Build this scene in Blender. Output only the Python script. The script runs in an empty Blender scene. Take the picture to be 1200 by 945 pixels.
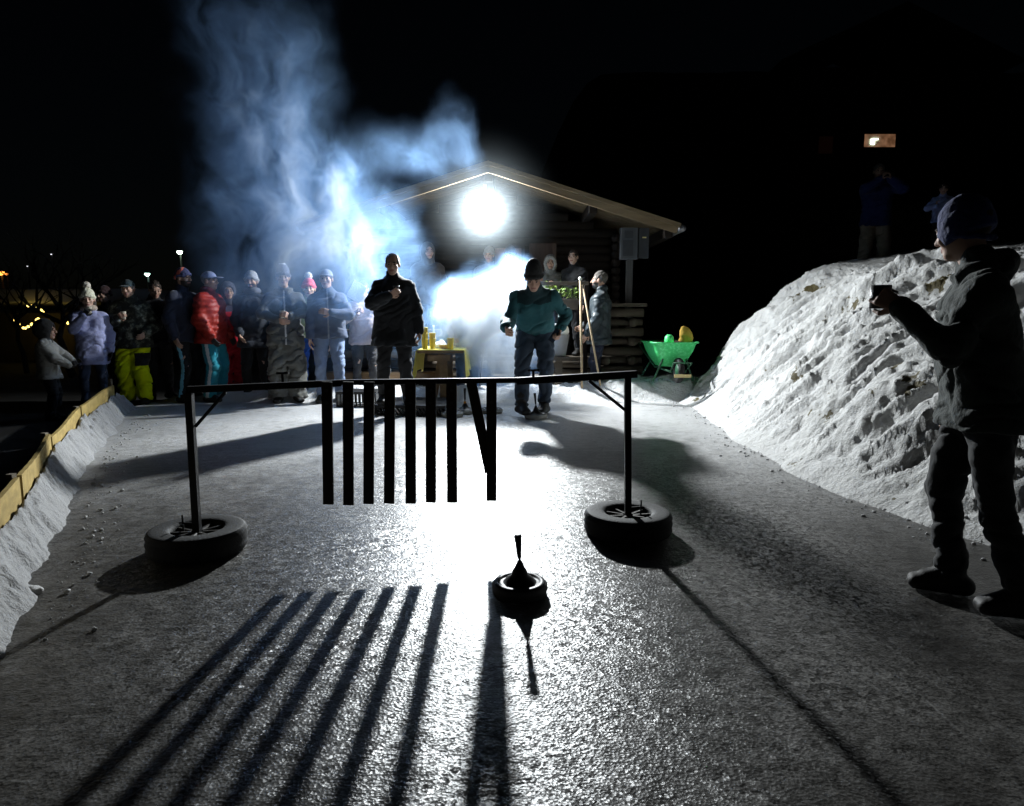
import bpy, bmesh, math, random
import numpy as np
from mathutils import Vector, Matrix
R = math.radians
rng = random.Random(7)
scene = bpy.context.scene
COL = scene.collection

# ------------------------------------------------------------------ camera
F_PX, CU, CV, CAMZ, PITCH = 800.0, 600.0, 472.5, 1.22, R(7.55)
cam_d = bpy.data.cameras.new('camera')
cam = bpy.data.objects.new('camera', cam_d)
COL.objects.link(cam)
cam.location = (0, 0, CAMZ)
cam.rotation_euler = (math.pi / 2 - PITCH, 0, 0)
cam_d.sensor_width = 36
cam_d.lens = 36 * F_PX / 1200
cam_d.clip_start = 0.05
cam_d.clip_end = 1000
scene.camera = cam

def at(u, v, y):
    """world point at world depth y seen at photo pixel (u, v): used to read positions off the photograph"""
    a, b = (u - CU) / F_PX, (CV - v) / F_PX
    c, s = math.cos(PITCH), math.sin(PITCH)
    d = Vector((a, c + b * s, -s + b * c))
    return Vector((0, 0, CAMZ)) + d * (y / d.y)

def xat(u, y, z=0.0):
    return (u - CU) / F_PX * (y * math.cos(PITCH) + (CAMZ - z) * math.sin(PITCH))

# ------------------------------------------------------------------ materials
def new_mat(name):
    m = bpy.data.materials.new(name)
    m.use_nodes = True
    nt = m.node_tree
    return m, nt, nt.nodes['Principled BSDF']

def N(nt, t, **kw):
    n = nt.nodes.new(t)
    for k, v in kw.items():
        setattr(n, k, v)
    return n

def noise_node(nt, co, scale, detail=3, rough=.55):
    n = N(nt, 'ShaderNodeTexNoise')
    n.inputs['Scale'].default_value = scale
    n.inputs['Detail'].default_value = detail
    n.inputs['Roughness'].default_value = rough
    nt.links.new(co, n.inputs['Vector'])
    return n

MATS = {}
def mat(name, col, rough=.85, var=.25, vscale=14, bump=.25, bscale=90, metal=0, sheen=0, spec=.3, bdist=.01):
    """a plain procedural material: colour broken up by noise, with a fine bump"""
    if name in MATS:
        return MATS[name]
    m, nt, p = new_mat(name)
    tc = N(nt, 'ShaderNodeTexCoord')
    n = noise_node(nt, tc.outputs['Object'], vscale, 4)
    mx = N(nt, 'ShaderNodeMix', data_type='RGBA')
    mx.inputs['A'].default_value = (*[c * (1 - var) for c in col], 1)
    mx.inputs['B'].default_value = (*[min(1, c * (1 + var)) for c in col], 1)
    nt.links.new(n.outputs['Fac'], mx.inputs['Factor'])
    nt.links.new(mx.outputs['Result'], p.inputs['Base Color'])
    p.inputs['Roughness'].default_value = rough
    p.inputs['Metallic'].default_value = metal
    p.inputs['Specular IOR Level'].default_value = spec
    if sheen:
        p.inputs['Sheen Weight'].default_value = sheen
        p.inputs['Sheen Roughness'].default_value = .5
    if bump:
        n2 = noise_node(nt, tc.outputs['Object'], bscale, 6)
        b = N(nt, 'ShaderNodeBump')
        b.inputs['Strength'].default_value = bump
        b.inputs['Distance'].default_value = bdist
        nt.links.new(n2.outputs['Fac'], b.inputs['Height'])
        nt.links.new(b.outputs['Normal'], p.inputs['Normal'])
    MATS[name] = m
    return m

def emit_mat(name, col, strength):
    m, nt, p = new_mat(name)
    p.inputs['Base Color'].default_value = (*col, 1)
    p.inputs['Emission Color'].default_value = (*col, 1)
    p.inputs['Emission Strength'].default_value = strength
    return m

def ramp_mat(name, stops, scale, rough=.85, interp='CONSTANT', detail=2, bump=.2):
    m, nt, p = new_mat(name)
    tc = N(nt, 'ShaderNodeTexCoord')
    n = noise_node(nt, tc.outputs['Object'], scale, detail, .6)
    r = N(nt, 'ShaderNodeValToRGB')
    r.color_ramp.interpolation = interp
    while len(r.color_ramp.elements) < len(stops):
        r.color_ramp.elements.new(.5)
    for e, (pos, c) in zip(r.color_ramp.elements, stops):
        e.position = pos
        e.color = (*c, 1)
    nt.links.new(n.outputs['Fac'], r.inputs['Fac'])
    nt.links.new(r.outputs['Color'], p.inputs['Base Color'])
    p.inputs['Roughness'].default_value = rough
    n2 = noise_node(nt, tc.outputs['Object'], 60, 3)
    b = N(nt, 'ShaderNodeBump')
    b.inputs['Strength'].default_value = bump
    b.inputs['Distance'].default_value = .01
    nt.links.new(n2.outputs['Fac'], b.inputs['Height'])
    nt.links.new(b.outputs['Normal'], p.inputs['Normal'])
    return m

def wood_mat(name, col, dark=.5, axis=0, scale=6, rough=.8):
    """grain stretched along one axis"""
    m, nt, p = new_mat(name)
    tc = N(nt, 'ShaderNodeTexCoord')
    mp = N(nt, 'ShaderNodeMapping')
    s = [scale * 4] * 3
    s[axis] = scale * .25
    mp.inputs['Scale'].default_value = s
    nt.links.new(tc.outputs['Object'], mp.inputs['Vector'])
    n = noise_node(nt, mp.outputs['Vector'], 1, 6, .65)
    r = N(nt, 'ShaderNodeValToRGB')
    r.color_ramp.elements[0].position = .3
    r.color_ramp.elements[0].color = (*[c * dark for c in col], 1)
    r.color_ramp.elements[1].position = .7
    r.color_ramp.elements[1].color = (*col, 1)
    nt.links.new(n.outputs['Fac'], r.inputs['Fac'])
    nt.links.new(r.outputs['Color'], p.inputs['Base Color'])
    p.inputs['Roughness'].default_value = rough
    p.inputs['Specular IOR Level'].default_value = .25
    b = N(nt, 'ShaderNodeBump')
    b.inputs['Strength'].default_value = .4
    b.inputs['Distance'].default_value = .01
    nt.links.new(n.outputs['Fac'], b.inputs['Height'])
    nt.links.new(b.outputs['Normal'], p.inputs['Normal'])
    return m

def ice_material():
    m, nt, p = new_mat('rink_ice')
    L = nt.links.new
    tc = N(nt, 'ShaderNodeTexCoord')
    co = tc.outputs['Object']
    big = noise_node(nt, co, 1.1, 6, .65)
    mid = noise_node(nt, co, 9, 6, .7)
    fine = noise_node(nt, co, 85, 5, .75)
    mp = N(nt, 'ShaderNodeMapping')
    mp.inputs['Scale'].default_value = (3, 14, 1)
    L(co, mp.inputs['Vector'])
    scr = noise_node(nt, mp.outputs['Vector'], 2.2, 7, .7)
    add = N(nt, 'ShaderNodeMath', operation='ADD')
    L(big.outputs['Fac'], add.inputs[0]); L(mid.outputs['Fac'], add.inputs[1])
    add2 = N(nt, 'ShaderNodeMath', operation='ADD')
    L(add.outputs[0], add2.inputs[0]); L(scr.outputs['Fac'], add2.inputs[1])
    mr = N(nt, 'ShaderNodeMapRange')
    mr.inputs['From Min'].default_value = 1.2
    mr.inputs['From Max'].default_value = 1.85
    L(add2.outputs[0], mr.inputs['Value'])
    mix = N(nt, 'ShaderNodeMix', data_type='RGBA')
    mix.inputs['A'].default_value = (.030, .028, .025, 1)
    mix.inputs['B'].default_value = (.155, .150, .142, 1)
    L(mr.outputs['Result'], mix.inputs['Factor'])
    L(mix.outputs['Result'], p.inputs['Base Color'])
    rr = N(nt, 'ShaderNodeMapRange')
    rr.inputs['To Min'].default_value = .22
    rr.inputs['To Max'].default_value = .46
    L(mid.outputs['Fac'], rr.inputs['Value'])
    L(rr.outputs['Result'], p.inputs['Roughness'])
    p.inputs['IOR'].default_value = 1.31
    p.inputs['Specular IOR Level'].default_value = 1.0
    # pitted, re-frozen surface: pebbles (voronoi) + grain
    vo = N(nt, 'ShaderNodeTexVoronoi')
    vo.inputs['Scale'].default_value = 95
    L(co, vo.inputs['Vector'])
    v2 = N(nt, 'ShaderNodeTexVoronoi')
    v2.inputs['Scale'].default_value = 170
    L(co, v2.inputs['Vector'])
    b1 = N(nt, 'ShaderNodeBump'); b1.inputs['Strength'].default_value = .16; b1.inputs['Distance'].default_value = .012
    L(vo.outputs['Distance'], b1.inputs['Height'])
    b2 = N(nt, 'ShaderNodeBump'); b2.inputs['Strength'].default_value = .14; b2.inputs['Distance'].default_value = .01
    L(fine.outputs['Fac'], b2.inputs['Height']); L(b1.outputs['Normal'], b2.inputs['Normal'])
    b3 = N(nt, 'ShaderNodeBump'); b3.inputs['Strength'].default_value = .10; b3.inputs['Distance'].default_value = .03
    L(scr.outputs['Fac'], b3.inputs['Height']); L(b2.outputs['Normal'], b3.inputs['Normal'])
    # refrozen crystals: every cell is a little facet tilted its own way, in patches
    vf = N(nt, 'ShaderNodeTexVoronoi'); vf.inputs['Scale'].default_value = 125
    L(co, vf.inputs['Vector'])
    vf2 = N(nt, 'ShaderNodeTexVoronoi'); vf2.inputs['Scale'].default_value = 48
    L(co, vf2.inputs['Vector'])
    sm = N(nt, 'ShaderNodeVectorMath', operation='ADD'); L(vf.outputs['Color'], sm.inputs[0]); L(vf2.outputs['Color'], sm.inputs[1])
    su = N(nt, 'ShaderNodeVectorMath', operation='SUBTRACT'); su.inputs[1].default_value = (1, 1, 1); L(sm.outputs[0], su.inputs[0])
    pm = N(nt, 'ShaderNodeMapRange'); pm.inputs['From Min'].default_value = .35; pm.inputs['From Max'].default_value = .65
    pm.inputs['To Min'].default_value = .05; pm.inputs['To Max'].default_value = .30
    L(big.outputs['Fac'], pm.inputs['Value'])
    sc = N(nt, 'ShaderNodeVectorMath', operation='SCALE'); L(su.outputs[0], sc.inputs[0]); L(pm.outputs['Result'], sc.inputs['Scale'])
    fl_ = N(nt, 'ShaderNodeVectorMath', operation='MULTIPLY'); fl_.inputs[1].default_value = (1, 1, 0); L(sc.outputs[0], fl_.inputs[0])
    ad = N(nt, 'ShaderNodeVectorMath', operation='ADD'); L(fl_.outputs[0], ad.inputs[0]); L(b3.outputs['Normal'], ad.inputs[1])
    no = N(nt, 'ShaderNodeVectorMath', operation='NORMALIZE'); L(ad.outputs[0], no.inputs[0])
    L(no.outputs[0], p.inputs['Normal'])
    # loose frost trodden off the snow at the throwing end
    sx_ = N(nt, 'ShaderNodeSeparateXYZ'); L(co, sx_.inputs[0])
    fr = N(nt, 'ShaderNodeMapRange', interpolation_type='SMOOTHSTEP'); fr.inputs['From Min'].default_value = 3.2; fr.inputs['From Max'].default_value = 7.2
    L(sx_.outputs['Y'], fr.inputs['Value'])
    fm = N(nt, 'ShaderNodeMath', operation='MULTIPLY'); L(fr.outputs['Result'], fm.inputs[0]); L(mr.outputs['Result'], fm.inputs[1])
    fa = N(nt, 'ShaderNodeMath', operation='MULTIPLY_ADD'); L(fr.outputs['Result'], fa.inputs[0]); fa.inputs[1].default_value = .45; L(fm.outputs[0], fa.inputs[2])
    fc_ = N(nt, 'ShaderNodeMath', operation='MINIMUM'); L(fa.outputs[0], fc_.inputs[0]); fc_.inputs[1].default_value = .9
    mx2 = N(nt, 'ShaderNodeMix', data_type='RGBA'); L(fc_.outputs[0], mx2.inputs['Factor']); L(mix.outputs['Result'], mx2.inputs['A']); mx2.inputs['B'].default_value = (.52, .52, .52, 1)
    # scrape marks and sliding tracks along the rink
    tm = N(nt, 'ShaderNodeMapping'); tm.inputs['Scale'].default_value = (22, .55, 1); tm.inputs['Rotation'].default_value = (0, 0, .05); L(co, tm.inputs['Vector'])
    tn = noise_node(nt, tm.outputs['Vector'], 1.0, 3, .6)
    tmp_ = N(nt, 'ShaderNodeMapping'); tmp_.inputs['Scale'].default_value = (2.2, 30, 1); tmp_.inputs['Rotation'].default_value = (0, 0, .35); L(co, tmp_.inputs['Vector'])
    tn2 = noise_node(nt, tmp_.outputs['Vector'], 1.0, 3, .6)
    tx = N(nt, 'ShaderNodeMath', operation='MAXIMUM'); L(tn.outputs['Fac'], tx.inputs[0]); L(tn2.outputs['Fac'], tx.inputs[1])
    tr_ = N(nt, 'ShaderNodeMapRange', interpolation_type='SMOOTHSTEP'); tr_.inputs['From Min'].default_value = .62; tr_.inputs['From Max'].default_value = .74
    tr_.inputs['To Max'].default_value = .30; L(tx.outputs[0], tr_.inputs['Value'])
    mx3 = N(nt, 'ShaderNodeMix', data_type='RGBA'); L(tr_.outputs['Result'], mx3.inputs['Factor']); L(mx2.outputs['Result'], mx3.inputs['A']); mx3.inputs['B'].default_value = (.34, .34, .33, 1)
    L(mx3.outputs['Result'], p.inputs['Base Color'])
    return m

def snow_material(name, dirt=0.0, base=.8):
    m, nt, p = new_mat(name)
    L = nt.links.new
    tc = N(nt, 'ShaderNodeTexCoord')
    co = tc.outputs['Object']
    n1 = noise_node(nt, co, 2.2, 6, .65)
    r = N(nt, 'ShaderNodeValToRGB')
    cr = r.color_ramp
    cr.elements[0].position = .0
    cr.elements[1].position = 1
    if dirt:
        cr.elements[0].color = (.06, .045, .02, 1)
        e = cr.elements.new(dirt); e.color = (.09, .072, .025, 1)
        e = cr.elements.new(dirt + .018); e.color = (base * .8, base * .8, base * .78, 1)
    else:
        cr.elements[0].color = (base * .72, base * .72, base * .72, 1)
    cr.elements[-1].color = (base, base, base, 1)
    L(n1.outputs['Fac'], r.inputs['Fac'])
    L(r.outputs['Color'], p.inputs['Base Color'])
    p.inputs['Roughness'].default_value = .65
    p.inputs['Specular IOR Level'].default_value = .25
    n2 = noise_node(nt, co, 26, 5, .7)
    b = N(nt, 'ShaderNodeBump'); b.inputs['Strength'].default_value = .7; b.inputs['Distance'].default_value = .04
    L(n2.outputs['Fac'], b.inputs['Height'])
    n3 = noise_node(nt, co, 140, 3, .7)
    b2 = N(nt, 'ShaderNodeBump'); b2.inputs['Strength'].default_value = .4; b2.inputs['Distance'].default_value = .008
    L(n3.outputs['Fac'], b2.inputs['Height']); L(b.outputs['Normal'], b2.inputs['Normal'])
    L(b2.outputs['Normal'], p.inputs['Normal'])
    return m

# ------------------------------------------------------------------ objects
def tag(o, label=None, cat=None, group=None, kind=None):
    if label: o['label'] = label
    if cat: o['category'] = cat
    if group: o['group'] = group
    if kind: o['kind'] = kind
    return o

def empty(name, loc=(0, 0, 0), yaw=0, label=None, cat=None, group=None):
    o = bpy.data.objects.new(name, None)
    COL.objects.link(o)
    o.location = loc
    o.rotation_euler = (0, 0, yaw)
    o.empty_display_size = .1
    return tag(o, label, cat, group)

def obj(name, data, m=None, parent=None, smooth=False):
    """data: a bmesh or (verts, faces) -> ONE mesh object"""
    me = bpy.data.meshes.new(name)
    if isinstance(data, bmesh.types.BMesh):
        bmesh.ops.recalc_face_normals(data, faces=data.faces[:])
        data.to_mesh(me); data.free()
    else:
        v, f = data
        me.from_pydata(np.asarray(v).tolist(), [], np.asarray(f).tolist() if isinstance(f, np.ndarray) else f)
    if smooth:
        me.polygons.foreach_set('use_smooth', [True] * len(me.polygons))
    me.update()
    o = bpy.data.objects.new(name, me)
    COL.objects.link(o)
    if m:
        for mm in (m if isinstance(m, (list, tuple)) else [m]):
            me.materials.append(mm)
    if parent:
        o.parent = parent
    return o

def copy_tree(o, parent=None):
    c = o.copy()
    COL.objects.link(c)
    c.parent = parent
    for ch in [x for x in list(COL.objects) if x.parent == o]:
        copy_tree(ch, c)
    return c

def bevel(bm, w, seg=2):
    bmesh.ops.bevel(bm, geom=bm.edges[:], offset=w, segments=seg, affect='EDGES', profile=.6)
    return bm

def box(bm, c, size, rot=None, bev=0):
    t = bmesh.new()
    bmesh.ops.create_cube(t, size=1)
    bmesh.ops.scale(t, vec=Vector(size), verts=t.verts)
    if bev:
        bevel(t, bev)
    if rot is not None:
        bmesh.ops.transform(t, matrix=rot.to_4x4(), verts=t.verts)
    bmesh.ops.translate(t, vec=Vector(c), verts=t.verts)
    me = bpy.data.meshes.new('t'); t.to_mesh(me); t.free()
    bm.from_mesh(me); bpy.data.meshes.remove(me)
    return bm

def bx(c, size, rot=None, bev=0):
    return box(bmesh.new(), c, size, rot, bev)

def frame_of(d):
    d = d.normalized()
    a = Vector((0, 0, 1)) if abs(d.z) < .9 else Vector((1, 0, 0))
    x = d.cross(a).normalized()
    return x, d.cross(x).normalized(), d

def tube(bm, pts, radii, seg=10, cap=True):
    pts = [Vector(p) for p in pts]
    if not isinstance(radii, (list, tuple)):
        radii = [radii] * len(pts)
    rings = []
    for i, p in enumerate(pts):
        d = (pts[min(i + 1, len(pts) - 1)] - pts[max(i - 1, 0)])
        x, y, _ = frame_of(d)
        rings.append([bm.verts.new(p + (x * math.cos(2 * math.pi * k / seg) + y * math.sin(2 * math.pi * k / seg)) * radii[i]) for k in range(seg)])
    for a, b in zip(rings, rings[1:]):
        for k in range(seg):
            bm.faces.new((a[k], a[(k + 1) % seg], b[(k + 1) % seg], b[k]))
    if cap:
        bm.faces.new(rings[0][::-1]); bm.faces.new(rings[-1])
    return bm

def tb(pts, radii, seg=10):
    return tube(bmesh.new(), pts, radii, seg)

def beam(bm, p0, p1, w, h, up=Vector((0, 0, 1)), bev=0):
    """a square bar from p0 to p1"""
    p0, p1 = Vector(p0), Vector(p1)
    d = (p1 - p0)
    z = d.normalized()
    x = z.cross(Vector(up)).normalized()
    y = x.cross(z).normalized()
    M = Matrix((x, y, z)).transposed()
    return box(bm, (p0 + p1) / 2, (w, h, d.length), M, bev)

def bmn(*a, **k):
    return beam(bmesh.new(), *a, **k)

def lathe(prof, seg=32, closed=False, bm=None, origin=(0, 0, 0)):
    bm = bm or bmesh.new()
    o = Vector(origin)
    rings = []
    for r, z in prof:
        if r < 1e-5:
            rings.append([bm.verts.new(o + Vector((0, 0, z)))])
        else:
            rings.append([bm.verts.new(o + Vector((r * math.cos(2 * math.pi * k / seg), r * math.sin(2 * math.pi * k / seg), z))) for k in range(seg)])
    pairs = list(zip(rings, rings[1:])) + ([(rings[-1], rings[0])] if closed else [])
    for a, b in pairs:
        for k in range(seg):
            q = (k + 1) % seg
            if len(a) == 1 and len(b) == 1: continue
            if len(a) == 1: bm.faces.new((a[0], b[q], b[k]))
            elif len(b) == 1: bm.faces.new((a[k], a[q], b[0]))
            else: bm.faces.new((a[k], a[q], b[q], b[k]))
    return bm

# ------------------------------------------------------------------ noise and distance fields (numpy)
def _hash(ix, iy, iz, seed):
    h = (ix.astype(np.int64) * 374761393 + iy.astype(np.int64) * 668265263 + iz.astype(np.int64) * 2147483647 + seed * 974634541) & 0xffffffff
    h = ((h ^ (h >> 13)) * 1274126177) & 0xffffffff
    h = (h ^ (h >> 16)) & 0xffffffff
    return h.astype(np.float64) / 4294967295.0

def vnoise(P, seed=0):
    """value noise in -1..1 at points P (..., 3)"""
    P = np.asarray(P, dtype=np.float64)
    i = np.floor(P).astype(np.int64)
    f = P - i
    f = f * f * f * (f * (f * 6 - 15) + 10)
    out = 0
    for dx in (0, 1):
        wx = f[..., 0] if dx else 1 - f[..., 0]
        for dy in (0, 1):
            wy = f[..., 1] if dy else 1 - f[..., 1]
            for dz in (0, 1):
                wz = f[..., 2] if dz else 1 - f[..., 2]
                out = out + wx * wy * wz * _hash(i[..., 0] + dx, i[..., 1] + dy, i[..., 2] + dz, seed)
    return out * 2 - 1

def fbm(P, oct=4, seed=0, gain=.5):
    P = np.asarray(P, dtype=np.float64)
    s, a, t = 0, 1.0, 0.0
    for o in range(oct):
        s = s + a * vnoise(P * (2.03 ** o) + 17.3 * o, seed + o)
        t += a
        a *= gain
    return s / t

class Fld:
    """a signed distance field on a grid; shapes blend smoothly and become one surface"""
    def __init__(s, lo, hi, h):
        s.h = h
        s.ax = [np.arange(lo[i], hi[i] + h, h) for i in range(3)]
        s.F = np.full([len(a) for a in s.ax], 1.0)
    def sub(s, lo, hi):
        sl, co = [], []
        for i in range(3):
            a = s.ax[i]
            i0 = max(0, int((lo[i] - a[0]) / s.h) - 1); i1 = min(len(a), int((hi[i] - a[0]) / s.h) + 3)
            if i1 - i0 < 1: return None, None
            sl.append(slice(i0, i1))
            sh = [1, 1, 1]; sh[i] = -1
            co.append(a[i0:i1].reshape(sh))
        return tuple(sl), co
    def put(s, sl, d, k):
        a = s.F[sl]
        hh = np.clip(.5 + .5 * (a - d) / k, 0, 1)
        s.F[sl] = a * (1 - hh) + d * hh - k * hh * (1 - hh)
    def cut(s, sl, d, k):
        a = s.F[sl]
        hh = np.clip(.5 - .5 * (a + d) / k, 0, 1)
        s.F[sl] = a * (1 - hh) - d * hh + k * hh * (1 - hh)
    def cap(s, p0, r0, p1=None, r1=None, k=.02, neg=False):
        p0 = np.array(p0, float); p1 = np.array(p1 if p1 is not None else p0, float)
        r1 = r0 if r1 is None else r1
        m = max(r0, r1) + k + 3 * s.h + .01
        sl, (X, Y, Z) = s.sub(np.minimum(p0, p1) - m, np.maximum(p0, p1) + m)
        if sl is None: return s
        v = p1 - p0
        L2 = max(1e-9, float(v @ v))
        t = np.clip(((X - p0[0]) * v[0] + (Y - p0[1]) * v[1] + (Z - p0[2]) * v[2]) / L2, 0, 1)
        d = np.sqrt((X - p0[0] - t * v[0]) ** 2 + (Y - p0[1] - t * v[1]) ** 2 + (Z - p0[2] - t * v[2]) ** 2) - (r0 + (r1 - r0) * t)
        (s.cut if neg else s.put)(sl, d, k)
        return s
    def ell(s, c, rad, M=None, k=.02, neg=False):
        c = np.array(c, float)
        m = max(rad) + k + 3 * s.h + .01
        sl, (X, Y, Z) = s.sub(c - m, c + m)
        if sl is None: return s
        x, y, z = X - c[0], Y - c[1], Z - c[2]
        if M is not None:
            x, y, z = (M[0][i] * x + M[1][i] * y + M[2][i] * z for i in range(3))
        k0 = np.sqrt((x / rad[0]) ** 2 + (y / rad[1]) ** 2 + (z / rad[2]) ** 2)
        k1 = np.sqrt((x / rad[0] ** 2) ** 2 + (y / rad[1] ** 2) ** 2 + (z / rad[2] ** 2) ** 2) + 1e-9
        d = k0 * (k0 - 1) / k1
        (s.cut if neg else s.put)(sl, d, k)
        return s
    def half(s, p, n, k=.008):
        """keep the side the normal points away from"""
        X, Y, Z = s.ax[0][:, None, None], s.ax[1][None, :, None], s.ax[2][None, None, :]
        d = (X - p[0]) * n[0] + (Y - p[1]) * n[1] + (Z - p[2]) * n[2]
        s.cut(tuple([slice(None)] * 3), -d, k)
        return s
    def rough(s, amp, freq, seed=0, oct=2, stretch=(1, 1, 1)):
        m = np.abs(s.F) < amp + 3 * s.h
        i = np.argwhere(m)
        P = np.stack([s.ax[a][i[:, a]] for a in range(3)], 1)
        s.F[m] += amp * fbm(P * freq * np.array(stretch), oct, seed)
        return s
    def folds(s, amp, freq, seed=0):
        """soft creases running across the cloth"""
        m = np.abs(s.F) < 2 * amp + 3 * s.h
        i = np.argwhere(m)
        P = np.stack([s.ax[a][i[:, a]] for a in range(3)], 1)
        w = .10 * np.stack([fbm(P * 4, 2, seed + 50 + a) for a in range(3)], 1)
        q = (P + w) * freq * np.array([.75, .75, 1.9])
        q[:, 2] += 1.2 * q[:, 0]
        r = 1 - np.abs(vnoise(q, seed + 60))
        s.F[m] += amp * (r ** 3 - .35)
        return s
    def mesh(s):
        F = s.F
        for a in range(3):
            sl = [slice(None)] * 3
            sl[a] = 0; F[tuple(sl)] = np.maximum(F[tuple(sl)], .01)
            sl[a] = -1; F[tuple(sl)] = np.maximum(F[tuple(sl)], .01)
        ins = F < 0
        nx, ny, nz = F.shape
        cnt = np.zeros((nx - 1, ny - 1, nz - 1), np.int8)
        for a in (0, 1):
            for b in (0, 1):
                for c in (0, 1):
                    cnt += ins[a:nx - 1 + a, b:ny - 1 + b, c:nz - 1 + c]
        cells = np.argwhere((cnt > 0) & (cnt < 8))
        idx = -np.ones(cnt.shape, np.int64)
        idx[tuple(cells.T)] = np.arange(len(cells))
        acc = np.zeros((len(cells), 3)); num = np.zeros(len(cells))
        corners = [(a, b, c) for a in (0, 1) for b in (0, 1) for c in (0, 1)]
        for c0 in corners:
            for ax in range(3):
                if c0[ax]: continue
                c1 = list(c0); c1[ax] = 1
                f0 = F[tuple((cells + np.array(c0)).T)]; f1 = F[tuple((cells + np.array(c1)).T)]
                x = (f0 < 0) != (f1 < 0)
                t = np.where(x, f0 / np.where(x, f0 - f1, 1), 0)
                p = np.tile(np.array(c0, float), (len(cells), 1)); p[:, ax] += t
                acc[x] += p[x]; num[x] += 1
        V = (cells + acc / num[:, None]) * s.h + np.array([a[0] for a in s.ax])
        quads = []
        for ax in range(3):
            u, w = (ax + 1) % 3, (ax + 2) % 3
            a = np.moveaxis(ins, ax, 0)
            x = np.moveaxis(a[:-1] != a[1:], 0, ax)
            e = np.argwhere(x)
            e = e[(e[:, u] > 0) & (e[:, w] > 0) & (e[:, u] < F.shape[u] - 1) & (e[:, w] < F.shape[w] - 1)]
            du = np.zeros(3, int); du[u] = 1
            dw = np.zeros(3, int); dw[w] = 1
            q = np.stack([idx[tuple((e - du - dw).T)], idx[tuple((e - dw).T)], idx[tuple(e.T)], idx[tuple((e - du).T)]], 1)
            flip = ~ins[tuple(e.T)]
            q[flip] = q[flip][:, ::-1]
            quads.append(q)
        return V, np.concatenate(quads)

def join(parts):
    V, Q, o = [], [], 0
    for v, q in parts:
        V.append(v); Q.append(q + o); o += len(v)
    return np.concatenate(V), np.concatenate(Q)

def tidx(o, n):
    return [p.index for p in o.data.polygons]

# ------------------------------------------------------------------ people
SKIN = mat('skin', (.42, .26, .19), .6, .12, 30, .1, 120)
SKIN_PALE = mat('skin_pale', (.52, .34, .26), .6, .12, 30, .1, 120)
EYE = mat('eye', (.03, .025, .02), .3, .1, 10, 0)
LIP = mat('lip', (.30, .13, .11), .6, .1, 20, 0)
HAIR_DARK = mat('dark_hair', (.03, .022, .017), .7, .4, 60, .5, 60)
HAIR_GREY = mat('grey_hair', (.12, .11, .10), .7, .4, 60, .5, 60)
BOOT = mat('black_boot', (.018, .017, .016), .6, .3, 30, .3, 60)
GLOVE = mat('dark_glove', (.03, .03, .032), .8)

def rotx(a): return np.array(Matrix.Rotation(a, 3, 'X'))
def rotz(a): return np.array(Matrix.Rotation(a, 3, 'Z'))
def nrm(v): v = np.array(v, float); return v / max(1e-9, np.linalg.norm(v))

def ik(a, t, l1, l2, pole):
    a, t = np.array(a, float), np.array(t, float)
    d = t - a; L = np.linalg.norm(d)
    if L > (l1 + l2) * .995:
        t = a + d / L * (l1 + l2) * .995; d = t - a; L = np.linalg.norm(d)
    u = d / L
    x = (l1 * l1 - l2 * l2 + L * L) / (2 * L)
    h = math.sqrt(max(0, l1 * l1 - x * x))
    p = np.array(pole, float); p = nrm(p - u * (p @ u))
    return a + u * x + p * h, t

def skeleton(P):
    lean = P.get('lean', 0); S = {}
    pel = np.array([0, 0, .95]) + np.array(P.get('pelvis', (0, 0, 0)))
    T = rotx(-lean) @ rotz(P.get('twist', 0))
    tr = lambda v: pel + T @ (np.array(v, float) - np.array([0, 0, .95]))
    S['T'], S['tr'], S['pel'] = T, tr, pel
    S['waist'], S['chest'], S['neck'] = tr((0, .0, 1.08)), tr((0, .012, 1.28)), tr((0, -.012, 1.46))
    Hm = rotz(P.get('head_yaw', 0)) @ rotx(-P.get('head_pitch', 0)) @ rotx(-lean * .6)
    S['H'], S['head'] = Hm, S['neck'] + T @ np.array([0, .01, .07]) + Hm @ np.array([0, .028, .105])
    for sd, sx in (('l', -1), ('r', 1)):
        sh = tr((sx * .176, -.01, 1.39)); S['sh' + sd] = sh
        hd = P.get('hand_' + sd)
        if hd is None: hd = (sx * .27, .07, .86)
        pole = P.get('elbow_' + sd, (sx * .5, -.8, -.35))
        S['el' + sd], S['wr' + sd] = ik(sh, hd, .285, .255, pole)
        S['fd' + sd] = nrm(P['fdir_' + sd]) if 'fdir_' + sd in P else nrm(S['wr' + sd] - S['el' + sd])
        n = np.array(P.get('palm_' + sd, (-sx, .25, 0)), float)
        S['pn' + sd] = nrm(n - S['fd' + sd] * (n @ S['fd' + sd]))
        hip = pel + np.array([sx * .09, 0, -.03]); S['hip' + sd] = hip
        f = P.get('foot_' + sd, (sx * .12, 0.0, 0, -sx * .2))
        S['foot' + sd] = f
        kp = P.get('knee_' + sd, (sx * .12, 1, 0))
        S['kn' + sd], S['an' + sd] = ik(hip, (f[0], f[1], f[2] + .085), .43, .42, kp)
    return S

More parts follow.
